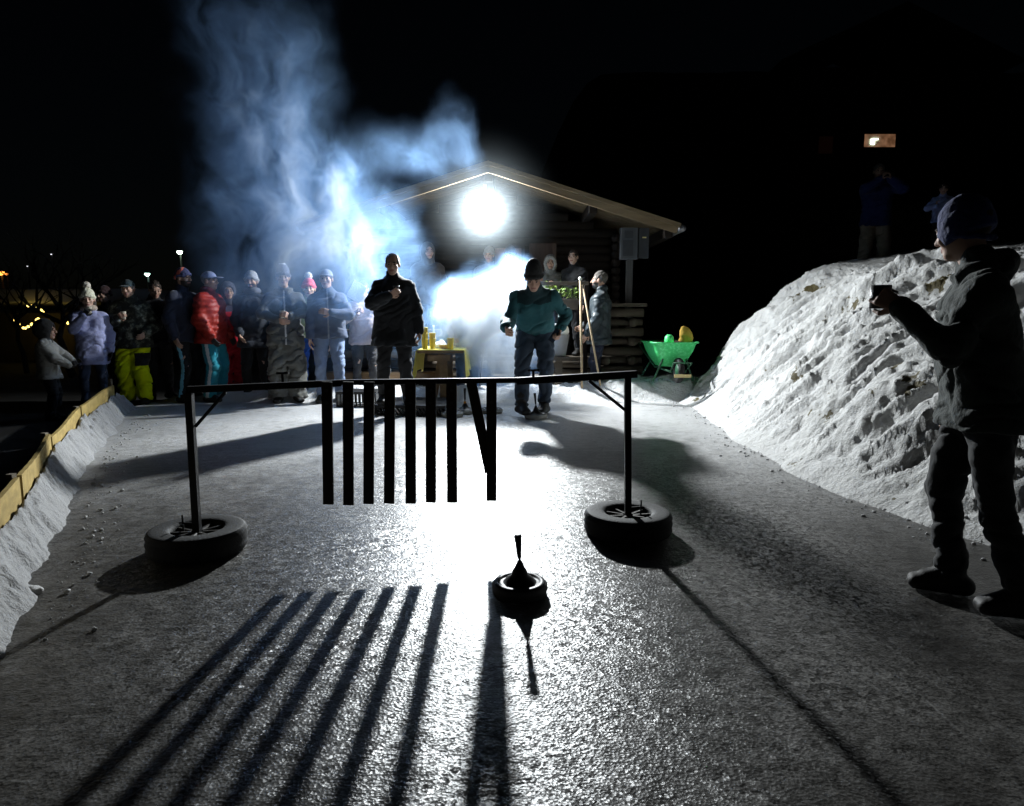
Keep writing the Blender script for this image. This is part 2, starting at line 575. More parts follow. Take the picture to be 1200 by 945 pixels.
def hand_mesh(S, sd, curl, h=.0045):
    w, d, n = S['wr' + sd], S['fd' + sd], S['pn' + sd]
    sx = 1 if sd == 'r' else -1
    side = np.cross(d, n)
    # thumb side: for a hanging right hand (palm inwards) the thumb points forward
    ts = side * (1 if sd == 'l' else -1)
    c = w + d * .06
    f = Fld(c - .15, c + .15, h)
    for q in (-.03, -.01, .01, .03):
        f.cap(w + d * .012 + ts * q * .6, .014, w + d * .088 + ts * q, .0125, .012)
    f.cap(w - d * .045, .027, w + d * .01, .023, .015)
    for q, ln, cs in ((.031, .9, .95), (.0105, 1.0, 1.0), (-.0105, .94, 1.04), (-.031, .74, 1.1)):
        p = w + d * .088 + ts * q
        a = 0
        for seg, r in ((.042, .0098), (.027, .009), (.021, .008)):
            a += curl * cs * .95
            v = d * math.cos(a) + n * math.sin(a) + ts * q * .9 * max(0, .5 - curl)
            p2 = p + v * seg * ln
            f.cap(p, r, p2, r * .93, .004)
            p = p2
    p = w + d * .025 + ts * .03
    v1 = nrm(d * .65 + ts * .75 + n * (.25 + .35 * curl)); p2 = p + v1 * .045
    f.cap(p, .0135, p2, .011, .01)
    v2 = nrm(d * .85 + ts * (.35 - .4 * curl) + n * (.2 + .8 * curl)); p3 = p2 + v2 * .034
    f.cap(p2, .0105, p3, .0085, .004)
    return f.mesh()

def grip(S, sd):
    """where a held thing sits: in front of the palm"""
    return S['wr' + sd] + S['fd' + sd] * .085 + S['pn' + sd] * .045

def head_shapes(f, S, hs=1.0):
    H, c = S['H'], S['head']
    q = lambda v: c + H @ (np.array(v, float) * hs)
    E = lambda v, r, k=.015, neg=False: f.ell(q(v), [x * hs for x in r], H, k, neg)
    E((0, -.016, .032), (.075, .094, .086))
    E((0, .022, -.03), (.062, .07, .086), .02)
    E((0, .058, -.093), (.034, .03, .024), .022)
    f.cap(q((-.034, .083, .024)), .011 * hs, q((.034, .083, .024)), .011 * hs, .012)
    for sx in (-1, 1):
        E((sx * .043, .06, -.026), (.024, .026, .024), .016)
        E((sx * .0315, .099, .004), (.016, .014, .011), .009, True)
        E((sx * .0315, .083, .004), (.0125, .0115, .0115), .003)
        E((sx * .078, -.006, -.008), (.011, .021, .032), .006)
    f.cap(q((0, .088, .014)), .0085 * hs, q((0, .112, -.027)), .0125 * hs, .008)
    for sx in (-1, 1):
        f.cap(q((sx * .011, .098, -.03)), .0085 * hs, k=.005)
    E((0, .088, -.059), (.024, .011, .007), .004)
    E((0, .086, -.07), (.021, .011, .008), .004)
    f.cap(S['neck'] - (S['T'] @ np.array([0, 0, .03])), .062, c + H @ np.array([0, -.02, -.06]) * hs, .054 * hs, .025)

def outline_bounds(S, m=.2):
    pts = np.array([S[k] for k in S if isinstance(S[k], np.ndarray) and S[k].shape == (3,) and not k.startswith(('fd', 'pn'))])
    return pts.min(0) - m, pts.max(0) + m

def T_UP(S): return S['T'] @ np.array([0, 0, 1.0])

def body_mesh(S, P, hs, h):
    lo, hi = outline_bounds(S, .2); lo[2] = -.03
    f = Fld(lo, hi, h)
    tr = S['tr']
    for sx, sd in ((-1, 'l'), (1, 'r')):
        f.cap(tr((sx * .07, 0, .98)), .088, tr((sx * .06, 0, 1.12)), .082, .04)
        f.cap(tr((sx * .06, 0, 1.12)), .082, tr((sx * .08, .0, 1.28)), .088, .04)
        f.cap(tr((sx * .05, -.01, 1.39)), .048, S['sh' + sd] - T_UP(S) * .025, .044, .03)
        f.cap(S['sh' + sd] - T_UP(S) * .02, .044, S['el' + sd], .036, .02)
        f.cap(S['el' + sd], .036, S['wr' + sd], .025, .02)
        f.cap(S['hip' + sd], .09, S['kn' + sd], .058, .03)
        f.cap(S['kn' + sd], .056, S['an' + sd], .038, .02)
        fx, fy, fz, fa = S['foot' + sd]
        tv = np.array([math.sin(-fa), math.cos(fa), 0])
        f.cap(S['an' + sd] + np.array([0, 0, -.04]) - tv * .03, .034, S['an' + sd] + np.array([0, 0, -.055]) + tv * .13, .025, .02)
    head_shapes(f, S, hs)
    V, Q = f.mesh()
    parts = [(V, Q)]
    for sd in 'lr':
        parts.append(hand_mesh(S, sd, P.get('curl_' + sd, .35)))
    return parts

def person(label, loc, yaw, height, P, W, group=None, h=.0095, detail=True):
    """W: what is worn. The flesh is one continuous mesh, clothes and hair are its children."""
    S = skeleton(P)
    s = height / 1.75
    hs = W.get('head', 1.0)
    root = empty('person', loc, yaw, label, W.get('cat', 'person'), group)
    parts = body_mesh(S, P, hs, h)
    V, Q = join(parts)
    o = obj('body', (V * s, Q), [W.get('skin', SKIN), EYE, LIP, W.get('hand_mat', W.get('skin', SKIN)), W.get('hair_mat', HAIR_DARK)], root, True)
    fc = V[Q].mean(1)
    L = (fc - S['head']) @ S['H'] / hs
    mi = np.zeros(len(Q), int)
    for sx in (-1, 1):
        mi[((L[:, 0] - sx * .0315) ** 2 + ((L[:, 2] - .004) * 1.25) ** 2 < .0105 ** 2) & (L[:, 1] > .06)] = 1
        mi[(np.abs(L[:, 0] - sx * .033) < .019) & (np.abs(L[:, 2] - .027) < .0055) & (L[:, 1] > .06)] = 4
    mi[(np.abs(L[:, 0]) < .025) & (np.abs(L[:, 2] + .064) < .0095) & (L[:, 1] > .07)] = 2
    if W.get('beard'):
        mi[(L[:, 2] < -.04) & (L[:, 1] > .0) & (L[:, 2] > -.13) & (mi == 0)] = 4
    mi[len(parts[0][1]):] = 3
    o.data.polygons.foreach_set('material_index', mi.tolist())
    tr, T = S['tr'], S['T']
    up = T @ np.array([0, 0, 1.0])
    # ---- jacket
    puff = W.get('puff', .02); hem = W.get('hem', .80); seed = W.get('seed', 1)
    lo, hi = outline_bounds(S, .27); lo[2] = min(lo[2], 0)
    f = Fld(np.maximum(lo, [-2, -2, .35]), hi, h)
    wide = W.get('wide', 1.0)
    for sx, sd in ((-1, 'l'), (1, 'r')):
        f.cap(tr((sx * .055 * wide, .01, 1.1)), .105 * wide + puff, tr((sx * .085, .005, 1.3)), .108 + puff, .05)
        f.cap(tr((sx * .035, -.012, 1.425)), .062 + puff * .4, S['sh' + sd] + up * -.012, .054 + puff * .4, .05)
        f.cap(tr((sx * .06, .0, 1.33)), .085 + puff * .6, S['sh' + sd] + up * -.05, .06 + puff * .4, .04)
        low = tr((sx * .075 * wide, .0, min(.98, hem + .03)))
        f.cap(tr((sx * .055 * wide, .01, 1.1)), .105 * wide + puff, low, .112 * wide + puff, .05)
        if hem < .9:
            f.cap(low, .112 * wide + puff, .5 * (S['hip' + sd] + S['pel']) + (S['kn' + sd] - S['hip' + sd]) * (max(0, .9 - hem) / .43) + np.array([0, 0, -.03]), .108 * wide + puff + W.get('flare', .01), .05)
        f.cap(S['sh' + sd] - up * .01, .055 + puff * .5, S['el' + sd], .049 + puff * .8, .03)
        f.cap(S['el' + sd], .05 + puff * .9, S['wr' + sd] - S['fd' + sd] * .005, .036 + puff * .6, .02)
    f.cap(S['neck'] - up * .04, .085 + puff * .3, S['neck'] + up * W.get('collar', .035), .066 + puff * .5, .03)
    if W.get('hood_down'):
        b = S['neck'] + T @ np.array([0, -.085, .0])
        f.ell(b, (.12, .06, .075), T, .03)
        f.cap(S['neck'] + T @ np.array([-.085, -.03, .02]), .035, S['neck'] + T @ np.array([-.04, .075, -.02]), .024, .025)
        f.cap(S['neck'] + T @ np.array([.085, -.03, .02]), .035, S['neck'] + T @ np.array([.04, .075, -.02]), .024, .025)
    # cut the hem and the cuffs clean
    hp = tr((0, 0, hem)) if hem >= .9 else S['pel'] + np.array([0, 0, hem - .95])
    f.half(hp, -up if hem >= .9 else np.array([0, 0, -1.0]), .015)
    f.folds(W.get('fold', .011) * 1.5, 6.5, seed)
    f.rough(W.get('fold', .011) * .6, 13, seed, 2, (1.0, 1.0, 1.7))
    if W.get('quilt'):
        m = np.abs(f.F) < .03
        zz = ((f.ax[2] - 0)[None, None, :] * np.ones(f.F.shape))[m]
        f.F[m] -= .007 * np.abs(np.sin(zz * math.pi / .075)) - .004
    V, Q = f.mesh()
    j = obj(W.get('top_name', 'jacket'), (V * s, Q), W['jacket'], root, True)
    if W.get('trim'):
        i = len(j.data.materials); j.data.materials.append(W['trim'])
        fc = V[Q].mean(1)
        zc = ((fc - S['pel']) @ T)[:, 2] + .95
        fr = ((fc - S['pel']) @ T)
        sel = (np.abs(fr[:, 0]) < .012) & (fr[:, 1] > .06)
        j.data.polygons.foreach_set('material_index', sel.astype(int).tolist())
    if W.get('yoke'):
        j.data.materials.append(W['yoke'])
        fc = V[Q].mean(1)
        fr = (fc - S['pel']) @ T
        sel = (fr[:, 2] + .95 > W.get('yoke_z', 1.33)) & (np.abs(fr[:, 0]) < W.get('yoke_w', .26))
        j.data.polygons.foreach_set('material_index', sel.astype(int).tolist())
    # ---- trousers
    wd = W.get('leg', .0)
    f = Fld(np.maximum(lo, [-2, -2, 0]), np.array([hi[0], hi[1], 1.15 + S['pel'][2] - .95]), h)
    for sx, sd in ((-1, 'l'), (1, 'r')):
        f.cap(S['pel'] + np.array([sx * .06, 0, .08]), .105, S['hip' + sd], .108 + wd * .5, .04)
        f.cap(S['hip' + sd], .105 + wd * .6, S['kn' + sd], .069 + wd, .025)
        f.cap(S['kn' + sd], .069 + wd, S['an' + sd] + np.array([0, 0, .0]), .056 + wd * 1.2, .02)
    zb = W.get('cuff', .07)
    for sd in 'lr':
        pass
    f.half((0, 0, zb), (0, 0, -1), .006)
    f.half((0, 0, S['pel'][2] + .1), (0, 0, 1), .006)
    f.folds(W.get('legfold', .012) * 1.4, 6.0, seed + 5)
    f.rough(W.get('legfold', .012) * .6, 13, seed + 5, 2, (1, 1, 1.3))
    V, Q = f.mesh()
    t = obj('trousers', (V * s, Q), W['trousers'], root, True)
    if W.get('patch'):
        t.data.materials.append(W['patch'][0])
        fc = V[Q].mean(1)
        sx = W['patch'][1]
        k = S['kn' + ('r' if sx > 0 else 'l')]
        sel = (fc[:, 0] * sx > .07) & (fc[:, 2] > k[2] + .06) & (fc[:, 2] < k[2] + .24)
        t.data.polygons.foreach_set('material_index', sel.astype(int).tolist())
    if W.get('stripe'):
        t.data.materials.append(W['stripe'])
        fc = V[Q].mean(1)
        sel = np.zeros(len(Q), bool)
        for sx, sd in ((-1, 'l'), (1, 'r')):
            a, b, c = S['hip' + sd], S['kn' + sd], S['an' + sd]
            ln = np.where(fc[:, 2] > b[2], a[0] + (b[0] - a[0]) * (a[2] - fc[:, 2]) / max(.05, a[2] - b[2]), b[0] + (c[0] - b[0]) * (b[2] - fc[:, 2]) / max(.05, b[2] - c[2]))
            ly = np.where(fc[:, 2] > b[2], a[1] + (b[1] - a[1]) * (a[2] - fc[:, 2]) / max(.05, a[2] - b[2]), b[1] + (c[1] - b[1]) * (b[2] - fc[:, 2]) / max(.05, b[2] - c[2]))
            sel |= ((fc[:, 0] - ln) * sx > .03) & (np.abs(fc[:, 1] - ly - .01) < .022)
        t.data.polygons.foreach_set('material_index', sel.astype(int).tolist())
    # ---- boots, one each
    for sx, sd in ((-1, 'l'), (1, 'r')):
        fx, fy, fz, fa = S['foot' + sd]
        tv = np.array([-math.sin(fa), math.cos(fa), 0]); sv = np.array([tv[1], -tv[0], 0])
        a = S['an' + sd]
        g = Fld(a + np.array([-.26, -.26, -.12]), a + np.array([.26, .26, .2]), min(h, .008))
        for q in (-.016, .016):
            g.cap(a - tv * .05 + sv * q - np.array([0, 0, .042]), .04, a + tv * .145 + sv * q * 1.3 - np.array([0, 0, .048]), .033, .02)
        g.cap(a + np.array([0, 0, .1]), .057, a + tv * .0, .052, .03)
        g.cap(a + tv * .02 + np.array([0, 0, .01]), .045, a + tv * .1 - np.array([0, 0, .025]), .036, .03)
        g.half(a - np.array([0, 0, .084]), (0, 0, -1), .004)
        V, Q = g.mesh()
        obj('boot', (V * s, Q), W.get('boots', BOOT), root, True)
    # ---- head wear and hair
    H, c = S['H'], S['head']
    q = lambda v: c + H @ (np.array(v, float) * hs)
    hat = W.get('hat')
    def hfld(m=.2): return Fld(c - m * hs, c + m * hs, min(h, .007))
    fw = H @ np.array([0, 1.0, 0]); hu = H @ np.array([0, 0, 1.0])
    if hat in (None, 'cap', 'beanie') or W.get('hair_long'):
        g = hfld(.26)
        g.ell(q((0, -.022, .036)), [.083 * hs, .099 * hs, .092 * hs], H, .01)
        if W.get('hair_long'):
            g.cap(q((-.06, -.05, -.02)), .04, q((-.075, -.03, -.17)), .03, .03)
            g.cap(q((.06, -.05, -.02)), .04, q((.075, -.03, -.17)), .03, .03)
            g.cap(q((0, -.075, -.02)), .05, q((0, -.07, -.17)), .04, .03)
        g.ell(q((0, .095, -.035)), [.07 * hs, .085 * hs, .098 * hs], H, .01, True)
        if not W.get('hair_long'):
            g.half(q((0, 0, -.05)), -hu, .01)
        if W.get('receding'):
            g.half(q((0, .045, .05)), fw * .75 + hu * .6, .01)
        g.rough(W.get('hair_rough', .008), 38, 3, 2)
        V, Q = g.mesh()
        if len(V): obj('hair', (V * s, Q), W.get('hair_mat', HAIR_DARK), root, True)
    if hat in ('beanie', 'pompom'):
        g = hfld(.22)
        tl = W.get('hat_tall', .02)
        g.ell(q((0, -.014, .035 + tl * .5)), [.087 * hs, .105 * hs, (.094 + tl * .6) * hs], H, .01)
        lowr = W.get('hat_low', 0)
        if lowr: g.ell(q((0, -.014, .0)), [.097 * hs, .108 * hs, .10 * hs], H, .02)
        nrmv = -hu + fw * -.3
        g.half(q((0, 0, .012 - lowr)), nrmv, .004)
        for k in range(18):
            t0, t1 = 2 * math.pi * k / 18, 2 * math.pi * (k + 1) / 18
            p = lambda t: q(((.081 + .05 * lowr) * math.cos(t), -.014 + (.099 - .12 * lowr) * math.sin(t), .024 - lowr + .026 * math.sin(t)))
            g.cap(p(t0), W.get('brim', .018) * hs, p(t1), W.get('brim', .018) * hs, .012)
        g.rough(.004, 40, seed, 2)
        V, Q = g.mesh()
        hb = obj('hat', (V * s, Q), W['hat_mat'], root, True)
        if W.get('hat_patch'):
            hb.data.materials.append(W['hat_patch'])
            fc = (V[Q].mean(1) - c) @ H
            sel = fbm(fc * 16, 2, 9) > .12
            hb.data.polygons.foreach_set('material_index', sel.astype(int).tolist())
        if hat == 'pompom':
            g = hfld(.28)
            g.cap(q((0, -.02, .155 + tl)), .05 * hs, k=.01)
            g.rough(.014, 55, 5, 2)
            V, Q = g.mesh()
            obj('pompom', (V * s, Q), W.get('pom_mat', W['hat_mat']), hb, True)
        if W.get('top_patch'):
            V, Q = (lambda g: (g.ell(q((0, -.014, .125 + tl)), (.045, .055, .014), H, .01), g.mesh())[1])(hfld(.22))
            obj('hat_badge', (V * s, Q), W['top_patch'], hb, True)
    if hat == 'cap':
        g = hfld(.24)
        g.ell(q((0, -.014, .04)), [.086 * hs, .104 * hs, .092 * hs], H, .01)
        g.half(q((0, 0, .038)), -hu, .004)
        g.ell(q((0, .125, .045)), [.07 * hs, .065 * hs, .011], H, .008)
        V, Q = g.mesh()
        obj('hat', (V * s, Q), W['hat_mat'], root, True)
    if hat == 'hood':
        g = hfld(.24)
        th = W.get('hood_thick', .03)
        g.ell(q((0, -.03, .02)), [(.085 + th) * hs, (.105 + th) * hs, (.11 + th) * hs], H, .02)
        g.cap(q((0, -.03, -.08)), .1, q((0, -.02, -.15)), .11, .04)
        g.ell(q((0, .12, -.02)), [.068 * hs, .13 * hs, .1 * hs], H, .012, True)
        g.rough(.006, 20, seed, 2)
        V, Q = g.mesh()
        hb = obj('hood', (V * s, Q), W['hat_mat'], root, True)
        if W.get('fur'):
            g = hfld(.26)
            for k in range(20):
                t0, t1 = 2 * math.pi * k / 20, 2 * math.pi * (k + 1) / 20
                p = lambda t: q((.086 * math.cos(t), .06 + .01 * math.sin(t), -.02 + .115 * math.sin(t)))
                g.cap(p(t0), .026, p(t1), .026, .01)
            g.rough(.014, 60, 4, 2)
            V, Q = g.mesh()
            obj('fur_trim', (V * s, Q), W['fur'], hb, True)
    if W.get('scarf'):
        g = hfld(.28)
        for k in range(16):
            t0, t1 = 2 * math.pi * k / 16, 2 * math.pi * (k + 1) / 16
            p = lambda t: S['neck'] + T @ np.array([.075 * math.cos(t), .015 + .08 * math.sin(t), .045])
            g.cap(p(t0), .037, p(t1), .037, .02)
        g.rough(.008, 18, 4, 2)
        V, Q = g.mesh()
        obj('scarf', (V * s, Q), W['scarf'], root, True)
    root['_s'] = s
    def world(p):
        c_, s_ = math.cos(yaw), math.sin(yaw)
        p = np.array(p) * s
        return Vector((loc[0] + p[0] * c_ - p[1] * s_, loc[1] + p[0] * s_ + p[1] * c_, loc[2] + p[2]))
    del root['_s']
    return root, S, world

def cup(label, pos, m, r=.036, hh=.1, group='hot drinks held by spectators', tilt=0, mug=False):
    c = empty('mug' if mug else 'cup', pos, 0, label, 'mug' if mug else 'cup', group)
    if tilt: c.rotation_euler = (tilt, 0, 0)
    if mug:
        prof = [(0, 0), (r, 0), (r, hh), (r * .9, hh), (r * .88, .012), (0, .012)]
    else:
        prof = [(0, 0), (r * .74, 0), (r, hh), (r * 1.05, hh + .002), (r * 1.02, hh + .006), (r * .94, hh), (r * .7, .008), (0, .008)]
    obj('shell', lathe(prof, 20), m, c, True)
    obj('drink', lathe([(0, hh * .8), (r * .86, hh * .8)], 20), mat('dark_drink', (.08, .03, .02), .2), c)
    if mug:
        obj('handle', tb([(r * .95, 0, hh * .2), (r * 1.6, 0, hh * .3), (r * 1.65, 0, hh * .7), (r * .95, 0, hh * .82)], .006), m, c, True)
    return c

# ================================================================== SETTING
def grid_mesh(xs, ys, zf):
    X, Y = np.meshgrid(xs, ys, indexing='ij')
    Z = zf(X, Y)
    V = np.stack([X, Y, Z], -1).reshape(-1, 3) if not isinstance(Z, tuple) else np.stack(Z, -1).reshape(-1, 3)
    n, m = len(xs), len(ys)
    i = np.arange(n * m).reshape(n, m)
    Q = np.stack([i[:-1, :-1], i[1:, :-1], i[1:, 1:], i[:-1, 1:]], -1).reshape(-1, 4)
    return V, Q

def sstep(t): t = np.clip(t, 0, 1); return t * t * (3 - 2 * t)
def P3(X, Y, s=1, z=0.0): return np.stack([X * s, Y * s, np.full_like(X, z)], -1)

# ground: one big dark sheet of trodden earth and old snow reaching the horizon
M_GROUND = ramp_mat('dark_earth', [(0, (.012, .011, .010)), (.45, (.02, .018, .016)), (.62, (.035, .034, .033))], 1.3, .95, 'LINEAR', 6, .6)
g = obj('ground', ([(-300, -60, -.03), (300, -60, -.03), (300, 400, -.03), (-300, 400, -.03)], [(0, 1, 2, 3)]), M_GROUND)
tag(g, kind='structure')

# ice sheet
BD = [(-4.93, 8.40), (-4.16, 6.50), (-3.40, 4.94), (-2.68, 3.62), (-2.05, 2.30)]     # the line of boards along the left edge
def board_x(Y):
    return np.interp(Y, [b[1] for b in BD][::-1], [b[0] for b in BD][::-1])
V, Q = grid_mesh(np.linspace(0, 1, 93), np.linspace(-1.5, 9.75, 114), lambda X, Y: (board_x(Y) * (1 - X) + 3.6 * X, Y, .004 * fbm(P3(X * 8, Y, 1.3), 3, 3)))
ice = obj('ice_rink', (V, Q), ice_material(), smooth=True)
tag(ice, kind='structure')

# right hand snow mound: a ploughed bank along the rink that runs up to a plateau
def mound_base(Y):
    x = 2.17 + 0 * Y
    x = x + np.where(Y < 4.4, (4.4 - Y) * .36, 0) + np.where(Y > 6.5, (Y - 6.5) * .05, 0)
    x = x + np.where(Y > 9.4, np.clip(Y - 9.4, 0, 99) ** 1.25 * .55, 0)
    return x + .10 * fbm(P3(Y, 0 * Y, 1.4), 3, 8)

def mound_h(X, Y):
    t = X - mound_base(Y)
    h = 1.72 * (np.clip(t / 1.75, 0, 1) ** 1.15) * (1 - .12 * np.clip(t / 1.75, 0, 1) ** 3)
    h = np.where(t > 1.75, 1.514 + .34 * (1 - np.exp(-(t - 1.75) * 1.1)) + np.clip(t - 1.75, 0, 60) * .045, h)
    h = h + sstep((t - .8) / 1.6) * np.clip(Y - 8.2, 0, 12) * .105
    return np.where(t < 0, -.02, h)

xs = np.concatenate([np.linspace(1.95, 5.3, 240), np.linspace(5.36, 14, 60)[1:]])
ys = np.concatenate([np.linspace(-.8, 11.8, 520), np.linspace(11.85, 19, 50)[1:]])
def mound_xyz(X, Y):
    t = X - mound_base(Y)
    Z = mound_h(X, Y)
    w = sstep(t / .35) * (1 - .72 * sstep((t - 1.8) / .8))
    # clods that slid down the face in long diagonal runs
    wx, wy = .22 * fbm(P3(X, Y, 1.5), 3, 21), .22 * fbm(P3(X, Y, 1.5), 3, 22)
    a = -(X + wx) * .72 + (Y + wy) * .69; b = (X + wx) * .69 + (Y + wy) * .72
    def billow(sa, sb, seed, oct=2):
        return np.abs(fbm(np.stack([a * sa, b * sb, 0 * a], -1), oct, seed, .45))
    runs = np.clip(billow(.17, 2.5, 30) * 1.8, 0, 1) * .16
    clod = np.clip(billow(.5, 8, 41) * 1.6, 0, 1) * .055
    c2 = np.clip(billow(1.5, 14, 47) * 1.4, 0, 1) * .045
    big = .07 * fbm(P3(X, Y, .8), 2, 52)
    mid_ = np.clip(billow(.24, 4.6, 57) * 1.7, 0, 1) * .12
    chunk = np.clip(fbm(P3(X, Y, 17), 2, 51) - .2, 0, 1) * .045
    fine = fbm(np.stack([a * 11, b * 26, 0 * a], -1), 3, 61) * .034
    d = w * ((runs + mid_ + big) * sstep(t / 1.0 + .05) + clod * sstep(t / .8 + .1) + (c2 + chunk) * sstep(t / .5 + .3) + fine)
    d = d - .05 * w
    foot = (1 - sstep(t / .6)) * sstep(t / .05 + .3) * .012 * fbm(P3(X, Y, 9), 3, 71)
    return X - .34 * d, Y + 0 * d, Z + .9 * d + foot
V, Q = grid_mesh(xs, ys, mound_xyz)
V[:, 2] = np.where(V[:, 2] < -.019, -.02, V[:, 2])
M_SNOW_DIRT = snow_material('ploughed_snow', .35, .7)
mound = obj('snow_mound', (V, Q), M_SNOW_DIRT, smooth=True)
tag(mound, kind='structure')
# bare earth where the snow broke away at the far end of the mound
mound.data.materials.append(ramp_mat('bare_earth', [(0, (.018, .013, .008)), (.5, (.05, .036, .018)), (.7, (.085, .07, .025))], 7, .95, 'LINEAR', 5, .8))
fc = V[Q].mean(1)
tt = fc[:, 0] - mound_base(fc[:, 1])
nz = fbm(fc * 2.1, 4, 90)
sel = (fc[:, 1] > 9.55) & (fc[:, 1] < 11.5) & (tt > .2) & (tt < 1.75) & (nz > -.10 - .35 * (fc[:, 1] - 9.8))
mound.data.polygons.foreach_set('material_index', sel.astype(int).tolist())
# crumbs that rolled off the mound and off the kerb
crng = np.random.RandomState(5)
cv, cf = [], []
ico = bmesh.new(); bmesh.ops.create_icosphere(ico, subdivisions=1, radius=1)
iv = np.array([v.co[:] for v in ico.verts]); iq = np.array([[v.index for v in f.verts] for f in ico.faces]); ico.free()
for k in range(900):
    y = crng.uniform(2.4, 9.3)
    if k % 3:
        x = float(mound_base(np.array([y]))[0]) + abs(crng.normal(0, .16)) * (-1 if crng.rand() < .75 else 1) + .08; z0 = .0
        if x > float(mound_base(np.array([y]))[0]): z0 = max(0, float(mound_h(np.array([x]), np.array([y]))[0]) - .02)
    else:
        y = crng.uniform(2.4, 8.2); x = float(board_x(y)) + .30 + abs(crng.normal(0, .13)); z0 = .0
    r = .003 + .011 * crng.rand() ** 4
    w_ = iv * r * (1 + .35 * crng.uniform(-1, 1, (len(iv), 1))) * np.array([1.2, 1, .75])
    cf.append(iq + len(iv) * k); cv.append(w_ + np.array([x, y, z0 + r * .5]))
crumbs = obj('snow_crumbs', (np.concatenate(cv), np.concatenate(cf)), snow_material('crumb_snow', 0, .7), smooth=True)
tag(crumbs, 'loose snow crumbs scattered along the edges of the ice', 'snow', kind='stuff')

# dark hillside behind
V, Q = grid_mesh(np.linspace(-60, 90, 100), np.linspace(17, 120, 80), lambda X, Y: sstep((X + 6) / 16) * np.clip((Y - 16) * .42, 0, 26) + sstep((X + 6) / 16) * 1.6 + .5 * fbm(P3(X, Y, .2), 3, 5) - .6)
hill = obj('hillside', (V, Q), M_GROUND, smooth=True)
tag(hill, kind='structure')

# snow kerb along the boards on the left: ridge line from far to near
def kerb_left(X, Y):     # X: 0..1 across
    wdt = .21 + .12 * fbm(P3(Y, 0 * Y, 1.9), 5, 12, .6)
    x = board_x(Y) + .03 + X * wdt
    prof = np.clip(1 - X, 0, 1) ** 1.25 * (.21 + .05 * fbm(P3(Y, 0 * Y, 3.0), 3, 13))
    z = prof + (1 - X) * sstep(X * 6 + .25) * (.11 * np.abs(fbm(P3(x, Y, 7), 3, 14)) + .05 * fbm(P3(x, Y, 15), 3, 15)) - .012 * X
    return x, Y, z
V, Q = grid_mesh(np.linspace(0, 1, 34), np.linspace(1.4, 8.55, 420), kerb_left)
M_SNOW = snow_material('packed_snow')
k1 = obj('snow_kerb', (V, Q), snow_material('dimmed_kerb_snow', 0, .38), smooth=True); tag(k1, kind='structure')  # weaker light far from the lamp is put into this darker snow colour

# low snow kerb along the far end of the ice, and the snow apron behind it
def kerb_far(X, Y):
    w = sstep((Y - 9.15) / .4)
    hgt = .15 + .11 * sstep((X - .2) / 1.8) - .10 * sstep((-X - 3.9) / 1.0)
    fall = 1 - sstep((Y - 9.75) / 1.0) * (.55 - .3 * sstep((X - .8) / 1.0))
    z = w * hgt * fall + w * (.06 * fbm(P3(X, Y, 2.6), 4, 81) + .055 * np.abs(fbm(P3(X, Y, 6), 3, 84)) + .035 * fbm(P3(X, Y, 12), 3, 82)) - .012 * (1 - w)
    y = Y + .12 * fbm(P3(X, 0 * Y, .9), 2, 83) * (1 - sstep((Y - 9.6) / .4))
    return X, y, z - .1 * sstep((-X - 5.1) / .9)
V, Q = grid_mesh(np.linspace(-4.8, 3.6, 280), np.linspace(9.0, 10.7, 70), kerb_far)
k2 = obj('snow_bank', (V, Q), M_SNOW, smooth=True); tag(k2, kind='structure')

# ================================================================== BOARDS on the left
M_BOARD = wood_mat('yellow_plywood', (.50, .36, .12), .5, 1, 3)
words = ['farthest', 'second farthest', 'third farthest', 'nearest']
for i in range(4):
    a, b = BD[i], BD[i + 1]
    p0, p1 = Vector((a[0], a[1], 0)), Vector((b[0], b[1], 0))
    d = (p1 - p0).normalized()
    gap = .035
    e = empty('rink_board', (p0 + p1) / 2, 0, ['bright yellow plywood board, farthest along the rink edge, its end by the lavender jacket',
              'yellow plywood board behind the snow kerb, second in the line from the crowd', 'yellow plywood board curving past the tall snow, third in the line from the crowd',
              'yellow plywood board nearest the camera, cut off by the photo edge'][i], 'board', 'plywood boards along the left rink edge')
    c = (p0 + p1) / 2
    tz = [.33, .31, .33, .34][i]
    q0, q1 = p0 + d * gap - c, p1 - d * gap - c
    bm = bmesh.new()
    nrm_ = Vector((d.y, -d.x, 0)) * .012
    n = 14
    L0 = []
    for k in range(n + 1):
        t = k / n
        p = q0.lerp(q1, t)
        dz = .012 * math.sin(t * 5 + i) + (.012 if k % 2 else 0) * .2
        L0.append([bm.verts.new(p + nrm_ * s_ + Vector((0, 0, z_))) for s_, z_ in ((-1, -.02), (1, -.02), (1, tz + dz), (-1, tz + dz))])
    for A, B in zip(L0, L0[1:]):
        for k in range(4):
            bm.faces.new((A[k], A[(k + 1) % 4], B[(k + 1) % 4], B[k]))
    bm.faces.new(L0[0][::-1]); bm.faces.new(L0[-1])
    obj('panel', bm, M_BOARD, e)
    st = q0 + Vector((-d.y, d.x, 0)) * -.035
    obj('stake', bx((q0.x - .03, q0.y + .0, tz * .5 + (.06 if i == 0 else 0)), (.035, .035, tz + .04)), mat('grey_wood', (.20, .17, .13)), e)

